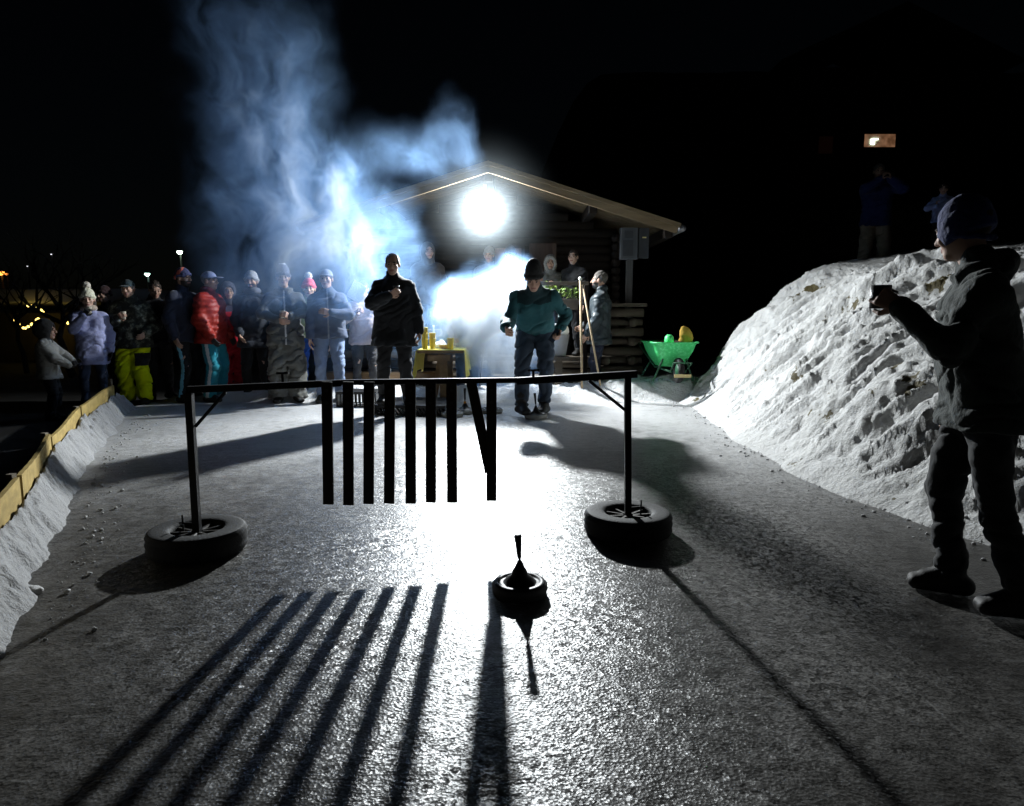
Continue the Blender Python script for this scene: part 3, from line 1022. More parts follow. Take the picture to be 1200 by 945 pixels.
# ================================================================== BARRIER (target gate on two tyres)
M_STEEL = mat('black_steel', (.008, .008, .009), .6, .3, 20, .15, 60, 0, 0, .2)
M_SLAT = wood_mat('dark_stained_slat', (.028, .02, .016), .6, 2, 5, .7)
M_TYRE = mat('tyre_rubber', (.008, .008, .008), .75, .25, 30, .3, 80)
M_RIM = mat('rusty_rim', (.06, .055, .05), .5, .35, 14, .2, 40, .6)
TL, TR = Vector((xat(231, 3.41, .1), 3.41, 0)), Vector((xat(736, 3.70, .1), 3.70, 0))
bar = empty('slatted_barrier', (TL + TR) / 2, 0, 'dark metal rail on two lying car tyres with a row of black slats', 'barrier')
O = bar.location.copy()
def tyre(c, lean=0):
    r, w = .245, .125
    prof = []
    for k in range(40):
        a = 2 * math.pi * k / 40
        x, z = math.cos(a), math.sin(a)
        ex = .5
        px = math.copysign(abs(x) ** ex, x); pz = math.copysign(abs(z) ** ex, z)
        rr = r - .062 + px * .062
        if x > .6: rr -= .006 * (k % 2)
        prof.append((rr, w / 2 + pz * w / 2))
    t = obj('tyre', lathe(prof, 56, True), M_TYRE, bar, True)
    t.location = c - O
    rim = lathe([(.125, .02), (.150, .112), (.142, .116), (.132, .095), (.075, .07), (.07, .08), (.05, .085), (.05, .08), (.0, .08)], 40)
    rm = obj('rim', rim, M_RIM, t, True)
    bm = bmesh.new()
    for k in range(9):
        a = 2 * math.pi * k / 9
        tube(bm, [(.03 * math.cos(a), .03 * math.sin(a), .088), (.125 * math.cos(a), .125 * math.sin(a), .10)], [.016, .009], 6)
    obj('wheel_disc_ribs', bm, M_RIM, t)
    return t
tyre(TL); tyre(TR)
railL = at(219, 457, 3.42); railM = at(400, 449, 3.52); railJ = at(622, 445.5, 3.63); railR = at(746, 438.5, 3.71)
railJ0 = at(605, 446, 3.62)
def rel(p): return Vector(p) - O
postL_top, postR_top = at(221.5, 460, 3.415), at(735.5, 443, 3.70)
obj('post', bmn(rel(TL + Vector((.0, 0, .09))), rel(postL_top), .036, .036, (0, 1, 0), .003), M_STEEL, bar)
obj('post', bmn(rel(TR + Vector((.0, 0, .09))), rel(postR_top), .036, .036, (0, 1, 0), .003), M_STEEL, bar)
obj('rail', bmn(rel(railL), rel(railM), .03, .034, bev=.003), M_STEEL, bar)
obj('rail', bmn(rel(railM) - Vector((.02, 0, -.003)), rel(railJ), .028, .028, bev=.003), M_STEEL, bar)
obj('rail', bmn(rel(railJ0) + Vector((0, 0, -.004)), rel(railR), .038, .038, bev=.003), M_STEEL, bar)
obj('brace', tb([rel(at(264, 460, 3.43)), rel(at(229, 500, 3.415))], .0085, 8), M_STEEL, bar)
obj('brace', tb([rel(at(690, 446, 3.68)), rel(at(734, 482, 3.70))], .0085, 8), M_STEEL, bar)
for (u, v, y) in ((331, 441, 3.47), (625, 437.5, 3.63)):
    p = rel(at(u, v, y))
    bm = bmesh.new()
    tube(bm, [p + Vector((0, 0, -.03)), p + Vector((0, 0, .012))], .007, 8)
    tube(bm, [p + Vector((-.03, 0, .014)), p + Vector((.03, 0, .016))], .006, 8)
    obj('clamp_screw', bm, M_STEEL, bar)
for c, sx in ((TL, -1), (TR, 1)):
    bm = bmesh.new()
    p = c - O + Vector((.06 * sx, 0, .11))
    tube(bm, [p + Vector((-.05 * sx, 0, .03)), p + Vector((.03 * sx, 0, .035))], .005, 6)
    tube(bm, [p + Vector((.01 * sx, 0, -.01)), p + Vector((.012 * sx, 0, .075))], .005, 6)
    obj('clamp_screw', bm, M_STEEL, bar)
slats = [(383, 385, 591), (408, 408.5, 592), (432.5, 432, 590.5), (457, 456, 590), (481, 481.5, 590), (505, 505, 589), (529, 530, 589), (576, 576, 587)]
for (ut, ub, vb) in slats:
    y = 3.50 + (ub - 385) / 191 * .11
    top = at(ut, 447.5, y - .03); bot = at(ub, vb, y - .03)
    s_ = obj('slat', bmn(rel(bot), rel(top), .054, .018, (0, -1, 0), .002), M_SLAT, bar)
    for f_ in (.93, .83):
        p = rel(bot).lerp(rel(top), f_)
        obj('bolt', tb([p + Vector((0, -.008, 0)), p + Vector((0, -.016, 0))], .008, 8), M_RIM, s_)
top, bot = at(552, 447, 3.60), at(574, 553.5, 3.60)
obj('slat', bmn(rel(bot), rel(top), .054, .018, (0, -1, 0), .002), M_SLAT, bar).data.materials[0] = M_SLAT

# ================================================================== ICE STOCKS
M_STOCK = mat('stock_body', (.012, .012, .013), .5, .3, 20, .1, 60)
M_PLATE = mat('stock_plate', (.10, .10, .10), .5, .2, 20, .1, 60)
M_PLATE_PALE = mat('stock_plate_pale', (.35, .35, .32), .5, .2, 20, .1, 60)
def ice_stock(pos, label, r=.128, lean=(0, 0), plate=None, handle=True, yaw=0, orange=False, hh=.27):
    e = empty('ice_stock', pos, yaw, label, 'ice stock', 'ice stocks on the rink')
    obj('running_plate', lathe([(0, 0), (r * .93, 0), (r * .97, .008), (r * .97, .02), (r, .024), (r, .042), (r * .94, .05), (r * .8, .052), (0, .052)], 40), plate or M_PLATE, e, True)
    b = obj('bell', lathe([(r * .93, .047), (r * .90, .056), (r * .74, .058), (r * .70, .05), (r * .62, .05), (r * .5, .066), (r * .3, .082), (.034, .094), (.03, .105), (.022, .118), (.012, .14), (.006, .15), (0, .15)], 40), M_STOCK, e, True)
    if handle:
        t = Vector((lean[0], lean[1], 1)).normalized()
        a = Vector((0, 0, .135))
        pts = [a + t * q for q in (0, .02, .03, .06, .11, .126, .13)]
        k = hh / .27
        pts = [a + (p - a) * k for p in pts]
        obj('handle', tube(bmesh.new(), pts, [.009, .005, .0095, .011, .0155, .0165, .014], 14), M_STOCK, e, True)
        if orange:
            obj('collar', tube(bmesh.new(), [a - t * .01, a + t * .012], [.02, .012], 14), mat('orange_plastic', (.7, .28, .02), .4), e, True)
    return e
ice_stock((xat(609, 2.86), 2.86, 0), 'black ice stock sliding in front of the slats, nearest the camera', .122, (-.06, .0))
ice_stock((xat(628, 7.86), 7.86, 0), 'ice stock standing at the feet of the thrower in teal', .135, (-.09, 0), M_PLATE_PALE, hh=.33)
ice_stock((xat(530, 8.0), 8.0, 0), 'ice stock with pale plate beside the black slotted pallet', .13, (.02, 0), M_PLATE_PALE, handle=False)
ice_stock((xat(545, 8.25), 8.25, 0), 'ice stock with orange collar seen left of the slanted slat', .14, (.0, 0), M_PLATE_PALE, orange=True, hh=.36)
ice_stock((xat(576, 8.3), 8.3, 0), 'pale plated ice stock seen behind the rightmost slat', .14, (.03, 0), M_PLATE_PALE, handle=False)

# ================================================================== BLACK PALLETS
M_BLACKPL = mat('black_plastic', (.012, .012, .013), .45, .2, 20, .1, 60)
def pallet(pos, w, d, h, label, slant, yaw=0):
    e = empty('plastic_pallet', pos, yaw, label, 'pallet')
    obj('deck', bx((0, 0, h - .012), (w, d, .022), bev=.004), M_BLACKPL, e)
    for sy, n in ((-1, 'front'), (1, 'back')):
        bm = bmesh.new()
        y = sy * (d / 2 - .012)
        box(bm, (0, y, .008), (w, .018, .012)); box(bm, (0, y, h - .03), (w, .018, .012))
        k = int(w / .048)
        for q in range(k + 1):
            x = -w / 2 + .01 + (w - .02) * q / k
            x1 = max(-w / 2 + .01, min(w / 2 - .01, x + slant))
            beam(bm, (x, y, .014), (x1, y, h - .036), .02, .014, (0, 1, 0))
        obj('slotted_side', bm, M_BLACKPL, e)
    for sx in (-1, 1):
        obj('end_panel', bx((sx * (w / 2 - .008), 0, h / 2 - .015), (.014, d - .05, h - .04)), M_BLACKPL, e)
    return e
pallet(((xat(440, 8.1) + xat(526, 8.1)) / 2, 8.45, .0), .87, .8, .125, 'low black plastic pallet with slanted slots under the man in the long black coat', -.05, R(-4))
pallet(((xat(394, 8.8) + xat(441, 8.8)) / 2, 9.0, 0), .52, .4, .2, 'small black crate with upright slots behind the left end of the slats', 0)

# ================================================================== HUT
M_LOG = wood_mat('dark_log', (.026, .019, .015), .5, 0, 3, .8)
M_LOG_PALE = wood_mat('weathered_log', (.11, .09, .068), .5, 0, 3, .85)
M_FASCIA = wood_mat('fascia_wood', (.24, .175, .10), .6, 0, 3, .8)
M_ROOF = mat('roof_felt', (.05, .05, .05), .9, .3, 8, .5, 40)
ap = at(572, 190, 10.15); ev = at(797, 263, 10.15)
HX = ap.x
run, drop = ev.x - ap.x, ap.z - ev.z
hut = empty('log_cabin', (HX, 11.2, 0), 0, 'dark log cabin with a wide gable roof behind the floodlight', 'cabin')
HO = hut.location
WX0, WX1, WY, WY1 = -2.25, 2.02, 11.35, 14.2      # relative x, world y
sl = drop / run
def ztop(x): return ap.z - abs(x) * sl
# wall of round logs, gable included
bm = bmesh.new()
z = .06
while z < ap.z - .32:
    lim = (ap.z - .22 - z) / sl
    x0, x1 = max(WX0, -lim), min(WX1, lim)
    if x1 - x0 > .2:
        tube(bm, [(x0, WY - HO.y, z), (x1, WY - HO.y, z)], .074, 12)
    z += .128
obj('front_wall', bm, M_LOG, hut, True)
for x in (WX0, WX1):
    bm = bmesh.new()
    z = .1
    while z < ztop(x) - .3:
        tube(bm, [(x, WY - HO.y - .14, z), (x, WY1 - HO.y, z)], .072, 12)
        z += .128
    obj('side_wall', bm, M_LOG, hut, True)
obj('back_wall', bx(((WX0 + WX1) / 2, WY1 - HO.y, 1.2), (WX1 - WX0, .12, 2.4)), M_LOG, hut)
# roof: two slabs with felt, boards beneath, fascia
for sx in (-1, 1):
    ang = math.atan(sl) * sx
    Ln = math.hypot(run, drop)
    Mr = Matrix.Rotation(ang, 3, 'Y')
    cx, cz = sx * run / 2, ap.z - drop / 2
    nv = Mr @ Vector((0, 0, 1))
    rf = obj('roof', bx(Vector((cx, (12.3 - HO.y), cz)) + nv * .0, (Ln + .02, 4.2, .05), Mr), M_ROOF, hut)
    bm = bmesh.new()
    for k in range(24):
        y = 10.27 - HO.y + k * .17
        box(bm, Vector((cx, y, cz)) - nv * .038, (Ln - .06, .155, .022), Mr)
    obj('soffit', bm, M_FASCIA, hut)
    p0 = Vector((0, 10.2 - HO.y - .025, ap.z)) - nv * .06
    obj('fascia_board', box(bmesh.new(), Vector((cx, 10.2 - HO.y - .02, cz)) - nv * .075, (Ln - .01, .028, .12), Mr), M_FASCIA, hut)
    obj('fascia_board', box(bmesh.new(), Vector((cx, 10.2 - HO.y - .05, cz)) - nv * .012, (Ln + .02, .03, .055), Mr), M_FASCIA, hut)
    obj('gutter', tb([(sx * (run + .05), 10.18 - HO.y, ev.z - .05), (sx * (run + .05), 14.3 - HO.y, ev.z - .05)], .05, 12), mat('zinc', (.25, .25, .26), .45, .2, 20, .1, 60, .7), hut, True)
    # purlin ends
    for fx in (.55, .95):
        obj('purlin', bx((sx * run * fx, 11.2 - HO.y, ztop(run * fx) - .15), (.12, 1.9, .14), bev=.006), M_LOG, hut)
obj('ridge_beam', bx((0, 11.1 - HO.y, ap.z - .17), (.13, 1.7, .16), bev=.006), M_LOG, hut)
# serving hatch with pale planked back, and a dark door
hx0, hx1 = at(580, 291, 11.25), at(611, 320, 11.25)
M_PINK = wood_mat('pale_pink_planks', (.42, .26, .22), .85, 2, 4)
hw, hh_ = hx1.x - hx0.x, .62
win = obj('window', bx(((hx0.x + hx1.x) / 2 - HX, 11.27 - HO.y, hx0.z - hh_ / 2), (hw, .03, hh_)), M_PINK, hut)
bm = bmesh.new()
for k in range(6):
    box(bm, ((hx0.x - HX) + hw * (k + .5) / 6, 11.25 - HO.y, hx0.z - hh_ / 2), (hw / 6 - .012, .016, hh_ - .01))
obj('plank', bm, M_PINK, win)
bm = bmesh.new()
for x in (hx0.x - HX - .03, hx1.x - HX + .03):
    box(bm, (x, 11.25 - HO.y, hx0.z - hh_ / 2), (.05, .06, hh_ + .1))
box(bm, ((hx0.x + hx1.x) / 2 - HX, 11.25 - HO.y, hx0.z + .035), (hw + .01, .06, .05))
obj('window_frame', bm, M_LOG, win)
dx = at(636, 300, 11.25).x - HX
door = obj('door', bx((dx, 11.26 - HO.y, 1.45), (.44, .05, 1.75)), wood_mat('brown_door', (.10, .065, .05), .6, 2, 4), hut)
bm = bmesh.new()
for k in range(5):
    box(bm, (dx - .18 + .09 * k, 11.225 - HO.y, 1.45), (.075, .02, 1.7))
obj('door_plank', bm, MATS.get('x') or door.data.materials[0], door)
# veranda deck on a log base; its steps
obj('deck', bx(((WX0 + WX1) / 2 + .1, 10.78 - HO.y, .53), (WX1 - WX0 + .2, 1.0, .06), bev=.006), M_LOG_PALE, hut)
bm = bmesh.new()
for k in range(4):
    tube(bm, [(WX0 - .1, 10.3 - HO.y, .07 + k * .125), (WX1 - .35, 10.3 - HO.y, .07 + k * .125)], .055, 10)
obj('log_base', bm, M_LOG_PALE, hut, True)
cx1 = at(748, 400, 10.25).x - HX; cx0 = at(703, 400, 10.25).x - HX
bm = bmesh.new()
for k in range(9):
    zz = .08 + k * .142
    if k % 2 == 0:
        tube(bm, [(cx0 - .05, 10.22 - HO.y, zz), (cx1 + .06, 10.22 - HO.y, zz)], .066, 10)
    else:
        for x in (cx0 + .08, cx1 - .1):
            tube(bm, [(x, 10.13 - HO.y, zz), (x, 10.8 - HO.y, zz)], .066, 10)
        tube(bm, [(cx0 - .05, 10.3 - HO.y, zz), (cx1 + .06, 10.3 - HO.y, zz)], .05, 10)
obj('corner_pier', bm, M_LOG_PALE, hut, True)
obj('pier_cap', bx(((cx0 + cx1) / 2, 10.35 - HO.y, .08 + 9 * .142 - .03), (cx1 - cx0 + .16, .6, .045), bev=.006), M_LOG_PALE, hut)
# railing bar with posts
rl, rr_ = at(556, 332.5, 10.02), at(690, 332.5, 10.02)
obj('railing_bar', bmn((rl.x - HX, 10.02 - HO.y, rl.z), (rr_.x - HX, 10.02 - HO.y, rr_.z), .05, .05, bev=.004), M_LOG_PALE, hut)
obj('railing_post', bmn((at(573, 335, 9.98).x - HX, 9.98 - HO.y, .0), (at(573, 335, 9.98).x - HX, 9.98 - HO.y, rl.z - .02), .055, .055, (0, 1, 0), .004), M_LOG_PALE, hut)
obj('railing_post', bmn((rr_.x - HX - .03, 10.08 - HO.y, .0), (rr_.x - HX - .03, 10.08 - HO.y, rl.z - .02), .055, .055, (0, 1, 0), .004), M_LOG, hut)
# bench log left of the table
for j, (x0, x1, z, y) in enumerate(((-2.4, -.7, .30, 10.05), (-2.4, -.7, .62, 10.12), (-2.4, -.7, .92, 10.16), (.0, 1.35, .26, 9.98))):
    obj('bench_log' if j < 3 else 'step', bx((x0 / 2 + x1 / 2, y - HO.y, z), (x1 - x0, .26 if j < 3 else .3, .11), bev=.02), M_LOG_PALE if j else wood_mat('orange_log', (.26, .16, .08), .6, 0, 3), hut)

# floodlight under the ridge
lp = at(568, 242, 10.45)
fl = empty('floodlight', lp, 0, 'blazing round floodlight hanging under the cabin gable', 'lamp')
M_LAMP = emit_mat('lamp_glow', (.92, .97, 1.0), 60)
obj('housing', lathe([(0, .10), (.10, .10), (.16, .06), (.20, -.02), (.205, -.05), (.19, -.05), (.185, -.03), (0, -.03)], 32), mat('lamp_housing', (.3, .3, .3), .4, .1, 20, 0, 60, .8), fl, True).rotation_euler = (R(-90), 0, 0)
obj('lens', lathe([(0, -.085), (.07, -.08), (.12, -.068), (.160, -.05), (.161, -.04), (0, -.04)], 32), M_LAMP, fl, True).rotation_euler = (R(-90), 0, 0)
obj('hanger', bmn((0, .03, .16), (0, .03, ap.z - lp.z - .25), .05, .05, (0, 1, 0), .004), mat('pale_steel', (.6, .6, .6), .4, .1, 20, 0, 60, .5), fl)

# electricity box on a post
pb = at(737, 330, 10.55)
mb = empty('meter_cabinet', (pb.x, 10.55, .0), 0, 'grey double meter cabinet on a post right of the cabin', 'cabinet')
M_BOX = mat('grey_cabinet', (.065, .07, .075), .5, .15, 10, .1, 40)
b0, b1 = at(726, 268, 10.5), at(759, 305, 10.5)
obj('post', bx((0, 0, b1.z / 2 + .1), (.1, .08, b1.z + .1), bev=.004), wood_mat('grey_post', (.09, .088, .085), .6, 2, 4), mb)
wl = (b1.x - b0.x)
obj('cabinet_body', bx((b0.x + wl * .3 - pb.x, -.1, (b0.z + b1.z) / 2), (wl * .58, .16, b0.z - b1.z), bev=.008), M_BOX, mb)
obj('cabinet_body', bx((b0.x + wl * .81 - pb.x, -.08, (b0.z + b1.z) / 2 + .01), (wl * .36, .13, (b0.z - b1.z) * .96), bev=.008), mat('dark_cabinet', (.035, .038, .042), .45), mb)
obj('cabinet_door', bx((b0.x + wl * .25 - pb.x, -.186, (b0.z + b1.z) / 2 - .07), (wl * .36, .012, (b0.z - b1.z) * .5), bev=.003), mat('dark_cabinet', (.035, .038, .042), .45), mb)
obj('cabinet_door', bx((b0.x + wl * .27 - pb.x, -.186, (b0.z + b1.z) / 2 + .13), (wl * .3, .012, (b0.z - b1.z) * .24), bev=.003), mat('dark_cabinet', (.035, .038, .042), .45), mb)
obj('name_plate', bx((b0.x + wl * .82 - pb.x, -.15, (b0.z + b1.z) / 2 + .09), (.06, .008, .018)), mat('brass', (.8, .7, .3), .4), mb)

# planter with leafy plant on the railing
pp = at(655, 345, 10.12)
pl = empty('planter_box', (pp.x, 10.12, at(655, 352, 10.12).z), 0, 'planter box with fresh green leaves on the cabin railing', 'planter')
obj('trough', bx((0, 0, -.06), (.55, .16, .16), bev=.008), M_LOG_PALE, pl)
M_LEAF = ramp_mat('green_leaf', [(0, (.05, .10, .02)), (.5, (.12, .20, .03)), (.7, (.2, .26, .04))], 9, .6, 'LINEAR', 2, 0)
bm = bmesh.new()
for k in range(420):
    cx = rng.choice((-.17, -.05, .12, .2))
    c = Vector((cx + rng.gauss(0, .07), rng.gauss(0, .05), .1 + rng.gauss(0, .05) + (.05 if cx < -.1 else 0)))
    d = Vector((rng.uniform(-1, 1), rng.uniform(-1, 1), rng.uniform(-.3, 1))).normalized()
    x, y, _ = frame_of(d)
    s_ = rng.uniform(.014, .028)
    vs = [bm.verts.new(c + d * a * s_ + x * b * s_) for a, b in ((-1.2, 0), (0, .6), (1.3, 0), (0, -.6))]
    bm.faces.new(vs)
obj('leaves', bm, M_LEAF, pl)

# bucket with a white bag beside the steps
bk = empty('bucket', (at(655, 400, 9.85).x, 9.85, at(655, 417, 9.85).z), 0, 'grey bucket with a white bulging bag on top behind the thrower', 'bucket')
obj('pail', lathe([(0, 0), (.1, 0), (.15, .3), (.156, .305), (.143, .3), (.095, .01), (0, .01)], 28), mat('zinc_grey', (.3, .31, .32), .5, .2, 12, .1, 40, .3), bk, True)
f = Fld(np.array([-.22, -.22, .2]), np.array([.22, .22, .6]), .012)
f.ell((0, 0, .36), (.15, .13, .11), None, .02); f.rough(.012, 14, 3, 2)
obj('white_bag', f.mesh(), mat('white_plastic', (.75, .77, .75), .45), bk, True)
obj('stool', bx((0, 0, -.04), (.3, .26, .06), bev=.006), M_LOG_PALE, bk)
obj('stool_leg', bx((0, 0, -(bk.location.z) / 2 - .03), (.1, .1, bk.location.z - .06)), M_LOG_PALE, bk)

# long sticks
def stick(u0, v0, y0, u1, v1, y1, label, r=.016, knob=False, m=None):
    a, b = at(u0, v0, y0), at(u1, v1, y1)
    e = empty('wooden_pole', b, 0, label, 'pole', 'long wooden poles leaning by the veranda')
    obj('shaft', tb([Vector((0, 0, 0)), a - b], r, 10), m or wood_mat('pale_pole', (.50, .38, .24), .7, 2, 4), e, True)
    if knob:
        f = lathe([(0, -.03), (.022, -.02), (.028, 0), (.022, .02), (0, .03)], 14)
        k = obj('knob', f, mat('white_knob', (.7, .68, .62), .5), e, True); k.location = a - b
stick(680, 327, 9.6, 682, 460, 9.5, 'upright pale pole with a white knob right of the thrower', knob=True)
stick(683, 334, 9.6, 705, 460, 9.5, 'slanting pale pole leaning left against the knobbed pole', .014)
stick(569, 388, 9.85, 562, 456, 9.7, 'short brown pole leaning beside the veranda post in the smoke', .015, m=wood_mat('brown_pole', (.2, .13, .07), .6, 2, 4))

# ================================================================== TABLE with cloth and cups
tcl = at(516, 411, 8.95)
ty0, ty1 = 8.95, 10.0
tb_ = empty('trestle_table', (tcl.x, (ty0 + ty1) / 2, 0), R(0), 'wooden trestle table with yellow cloth and cups beside the man in black', 'table')
TZ = tcl.z
twd = at(544, 411, 8.95).x - at(490, 411, 8.95).x
M_TWOOD = wood_mat('table_wood', (.30, .20, .11), .6, 1, 3)
obj('tabletop', bx((0, 0, TZ - .02), (twd, ty1 - ty0, .035), bev=.004), M_TWOOD, tb_)
obj('apron', bx((-.02, -(ty1 - ty0) / 2 + .03, TZ - .1), (twd * .5, .035, .085), bev=.003), M_TWOOD, tb_)
for sy in (-1, 1):
    obj('leg', bx((.03, sy * ((ty1 - ty0) / 2 - .1), (TZ - .1) / 2), (.10, .06, TZ - .1), bev=.004), M_TWOOD, tb_)
    obj('leg', bmn((-.12, sy * ((ty1 - ty0) / 2 - .16), .02), (-.0, sy * ((ty1 - ty0) / 2 - .16), TZ - .05), .08, .05, (0, 1, 0), .003), M_TWOOD, tb_)
M_CLOTH = mat('yellow_cloth', (.72, .60, .09), .8, .12, 10, .2, 60, 0, .2)
# cloth: over the top and down both long sides with waves
xs_ = np.linspace(-1, 1, 60); ys_ = np.linspace(-1, 1, 40)
def cloth(X, Y):
    w2 = twd / 2 + .008
    hang = .36 - .06 * np.cos(Y * 2.2) 
    a = X * (w2 + hang)
    over = np.clip(np.abs(a) - w2, 0, 1)
    x = np.sign(a) * (np.minimum(np.abs(a), w2) + over * (.18 + .10 * np.sin(Y * 9 + np.sign(a))) * .6 + .004)
    y = Y * ((ty1 - ty0) / 2 + .004) * (1 - .10 * over * np.cos(Y)) - over * .12
    z = TZ + .004 - over * .95 + .004 * fbm(P3(X, Y, 4), 2, 3)
    return x, y, z
V, Q = grid_mesh(xs_, ys_, cloth)
cl = obj('tablecloth', (V + np.array([tcl.x, (ty0 + ty1) / 2, 0]), Q), M_CLOTH, smooth=True)
tag(cl, 'yellow paper cloth draped over the trestle table', 'tablecloth')
sm = cl.modifiers.new('thickness', 'SOLIDIFY'); sm.thickness = .003; sm.offset = 1
M_YCUP = mat('yellow_cup', (.70, .52, .08), .5, .1, 20, 0)
def table_cup(u, v, y, label, n=1, r=.036, hh=.105, m=M_YCUP):
    p = at(u, v, y); p.z = TZ + .012
    e = empty('cup', p, 0, label, 'cup', 'yellow cups on the table')
    for k in range(n):
        o_ = obj('shell', lathe([(0, 0), (r * .78, 0), (r, hh), (r * 1.05, hh + .002), (r * 1.02, hh + .008), (r * .94, hh), (r * .72, .008), (0, .008)], 20), m, e, True)
        o_.location = (0, 0, k * .075)
table_cup(498, 410, 9.05, 'tall stack of yellow paper cups beside the black coat', 3, .044, .13)
table_cup(507, 410, 9.15, 'shorter stack of yellow paper cups, second from the black coat', 2, .044, .13)
table_cup(528, 411, 9.05, 'single yellow cup at the right end of the table', 1, .045, .14)
bt = empty('bottle', Vector((at(508, 400, 9.5).x, 9.5, TZ + .01)), 0, 'slim pale bottle standing behind the yellow cups', 'bottle')
obj('glass_body', lathe([(0, 0), (.035, 0), (.036, .17), (.014, .23), (.013, .29), (0, .29)], 20), mat('pale_glass', (.5, .55, .5), .2), bt, True)
obj('cap', lathe([(.015, .285), (.015, .31), (0, .31)], 16), mat('white_plastic', (.75, .77, .75), .45), bt, True)
nk = empty('napkin_pile', Vector((at(515, 405, 9.4).x, 9.4, TZ + .01)), R(20), 'crumpled white napkins between the yellow cups', 'napkins')
f = Fld(np.array([-.14, -.14, -.02]), np.array([.14, .14, .16]), .008); f.ell((0, 0, .035), (.1, .09, .05)); f.ell((.04, .02, .06), (.05, .05, .05)); f.rough(.016, 22, 3, 3); f.half((0, 0, 0), (0, 0, -1))
obj('paper', f.mesh(), mat('white_paper', (.8, .8, .72), .8), nk, True)
bw = empty('bowl', Vector((at(521, 405, 9.2).x, 9.2, TZ + .012)), 0, 'low yellow bowl between the napkins and the single cup', 'bowl')
obj('shell', lathe([(0, 0), (.05, 0), (.085, .045), (.09, .05), (.08, .048), (.05, .01), (0, .01)], 24), mat('deep_yellow', (.75, .45, .03), .5), bw, True)

# ================================================================== WHEELBARROW
wp = at(782, 420, 10.2)
wb = empty('wheelbarrow', (xat(783, 9.7, .5), 9.7, .27), R(4), 'bright green wheelbarrow seen from its wheel end by the far snow', 'wheelbarrow')
M_GREEN = ramp_mat('green_plastic', [(0, (.03, .42, .10)), (.5, (.06, .60, .17)), (.62, (.14, .72, .28))], 26, .4, 'LINEAR', 3, .3)
M_DKGREEN = mat('dark_green_tube', (.02, .08, .04), .5)
def rrect(w, d, z, n=6, r=.12):
    out = []
    for cx, cy, a0 in ((w / 2 - r, d / 2 - r, 0), (-w / 2 + r, d / 2 - r, 90), (-w / 2 + r, -d / 2 + r, 180), (w / 2 - r, -d / 2 + r, 270)):
        for k in range(n + 1):
            a = R(a0 + 90 * k / n)
            out.append(Vector((cx + r * math.cos(a), cy + r * math.sin(a), z)))
    return out
levels = [(.36, .5, .22, .10), (.56, .78, .44, .13), (.62, .86, .55, .14), (.69, .93, .565, .15), (.69, .93, .58, .15), (.65, .89, .575, .14), (.58, .82, .5, .13), (.34, .48, .25, .1)]
bm = bmesh.new(); rings = []
for w, d, z, r in levels:
    rings.append([bm.verts.new(p) for p in rrect(w, d, z, 6, r)])
for a, b in zip(rings, rings[1:]):
    for k in range(len(a)):
        bm.faces.new((a[k], a[(k + 1) % len(a)], b[(k + 1) % len(a)], b[k]))
bm.faces.new(rings[0][::-1]); bm.faces.new(rings[-1])
obj('tub', bm, M_GREEN, wb, True)
for sx in (-1, 1):
    obj('handle', tb([(sx * .10, -.5, .16), (sx * .2, 0, .2), (sx * .3, .62, .52), (sx * .31, .9, .56)], .017, 10), M_DKGREEN, wb, True)
    obj('leg', tb([(sx * .16, -.30, .36), (sx * .30, -.26, .0)], .016, 8), M_DKGREEN, wb, True)
    obj('leg', tb([(sx * .2, .2, .3), (sx * .36, .22, .0)], .016, 8), M_DKGREEN, wb, True)
wh = obj('wheel', lathe([(.10, -.03), (.165, -.04), (.18, -.02), (.18, .02), (.165, .04), (.10, .03)], 32, True), M_TYRE, wb, True)
wh.rotation_euler = (0, R(90), 0); wh.location = (0, -.5, .18)
rm = obj('hub', lathe([(0, -.035), (.1, -.02), (.1, .02), (0, .035)], 24), M_DKGREEN, wh, True)
bm = bmesh.new()
tube(bm, [(-.13, -.68, .3), (.13, -.68, .3)], .01, 8)
for sx in (-1, 1): tube(bm, [(sx * .13, -.68, .3), (sx * .11, -.5, .18)], .01, 8)
obj('wheel_guard', bm, M_DKGREEN, wb, True)
obj('cross_bar', bx((0, -.70, .12), (.24, .02, .045), bev=.004), wood_mat('bar_wood', (.55, .45, .22), .8, 0, 4), wb)
hl = tag(obj('glove', (lambda f: (f.ell((0, 0, .06), (.09, .05, .13), np.array(Matrix.Rotation(R(-25), 3, 'Y'))), f.ell((-.05, 0, -.02), (.06, .05, .05)), f.rough(.014, 16, 2, 2), f.mesh())[-1])(Fld(np.array([-.2, -.2, -.2]), np.array([.2, .2, .3]), .012)), mat('ochre_leather', (.42, .26, .04), .8), smooth=True), 'ochre leather work glove sticking up from the green wheelbarrow', 'glove')
hl.location = (wb.location.x + .22, 9.6, .27 + .58)
kb = tag(obj('hose_reel', lathe([(0, 0), (.06, 0), (.065, .03), (.06, .09), (.03, .12), (0, .12)], 20), M_GREEN, smooth=True), 'small green rounded lump lying on the wheelbarrow rim', 'reel')
kb.location = (wb.location.x - .06, 9.42, .27 + .53)
wb.scale = (.95, .95, .95)
sk = empty('rubbish_heap', (wb.location.x, 9.68, .27 + .44), 0, 'dark heap of rubbish filling the green wheelbarrow', 'heap')
f = Fld(np.array([-.36, -.45, -.1]), np.array([.36, .45, .2]), .016); f.ell((0, .02, .06), (.24, .33, .06)); f.rough(.025, 12, 3, 3)
obj('load', f.mesh(), mat('dark_litter', (.06, .045, .03), .9), sk, True)

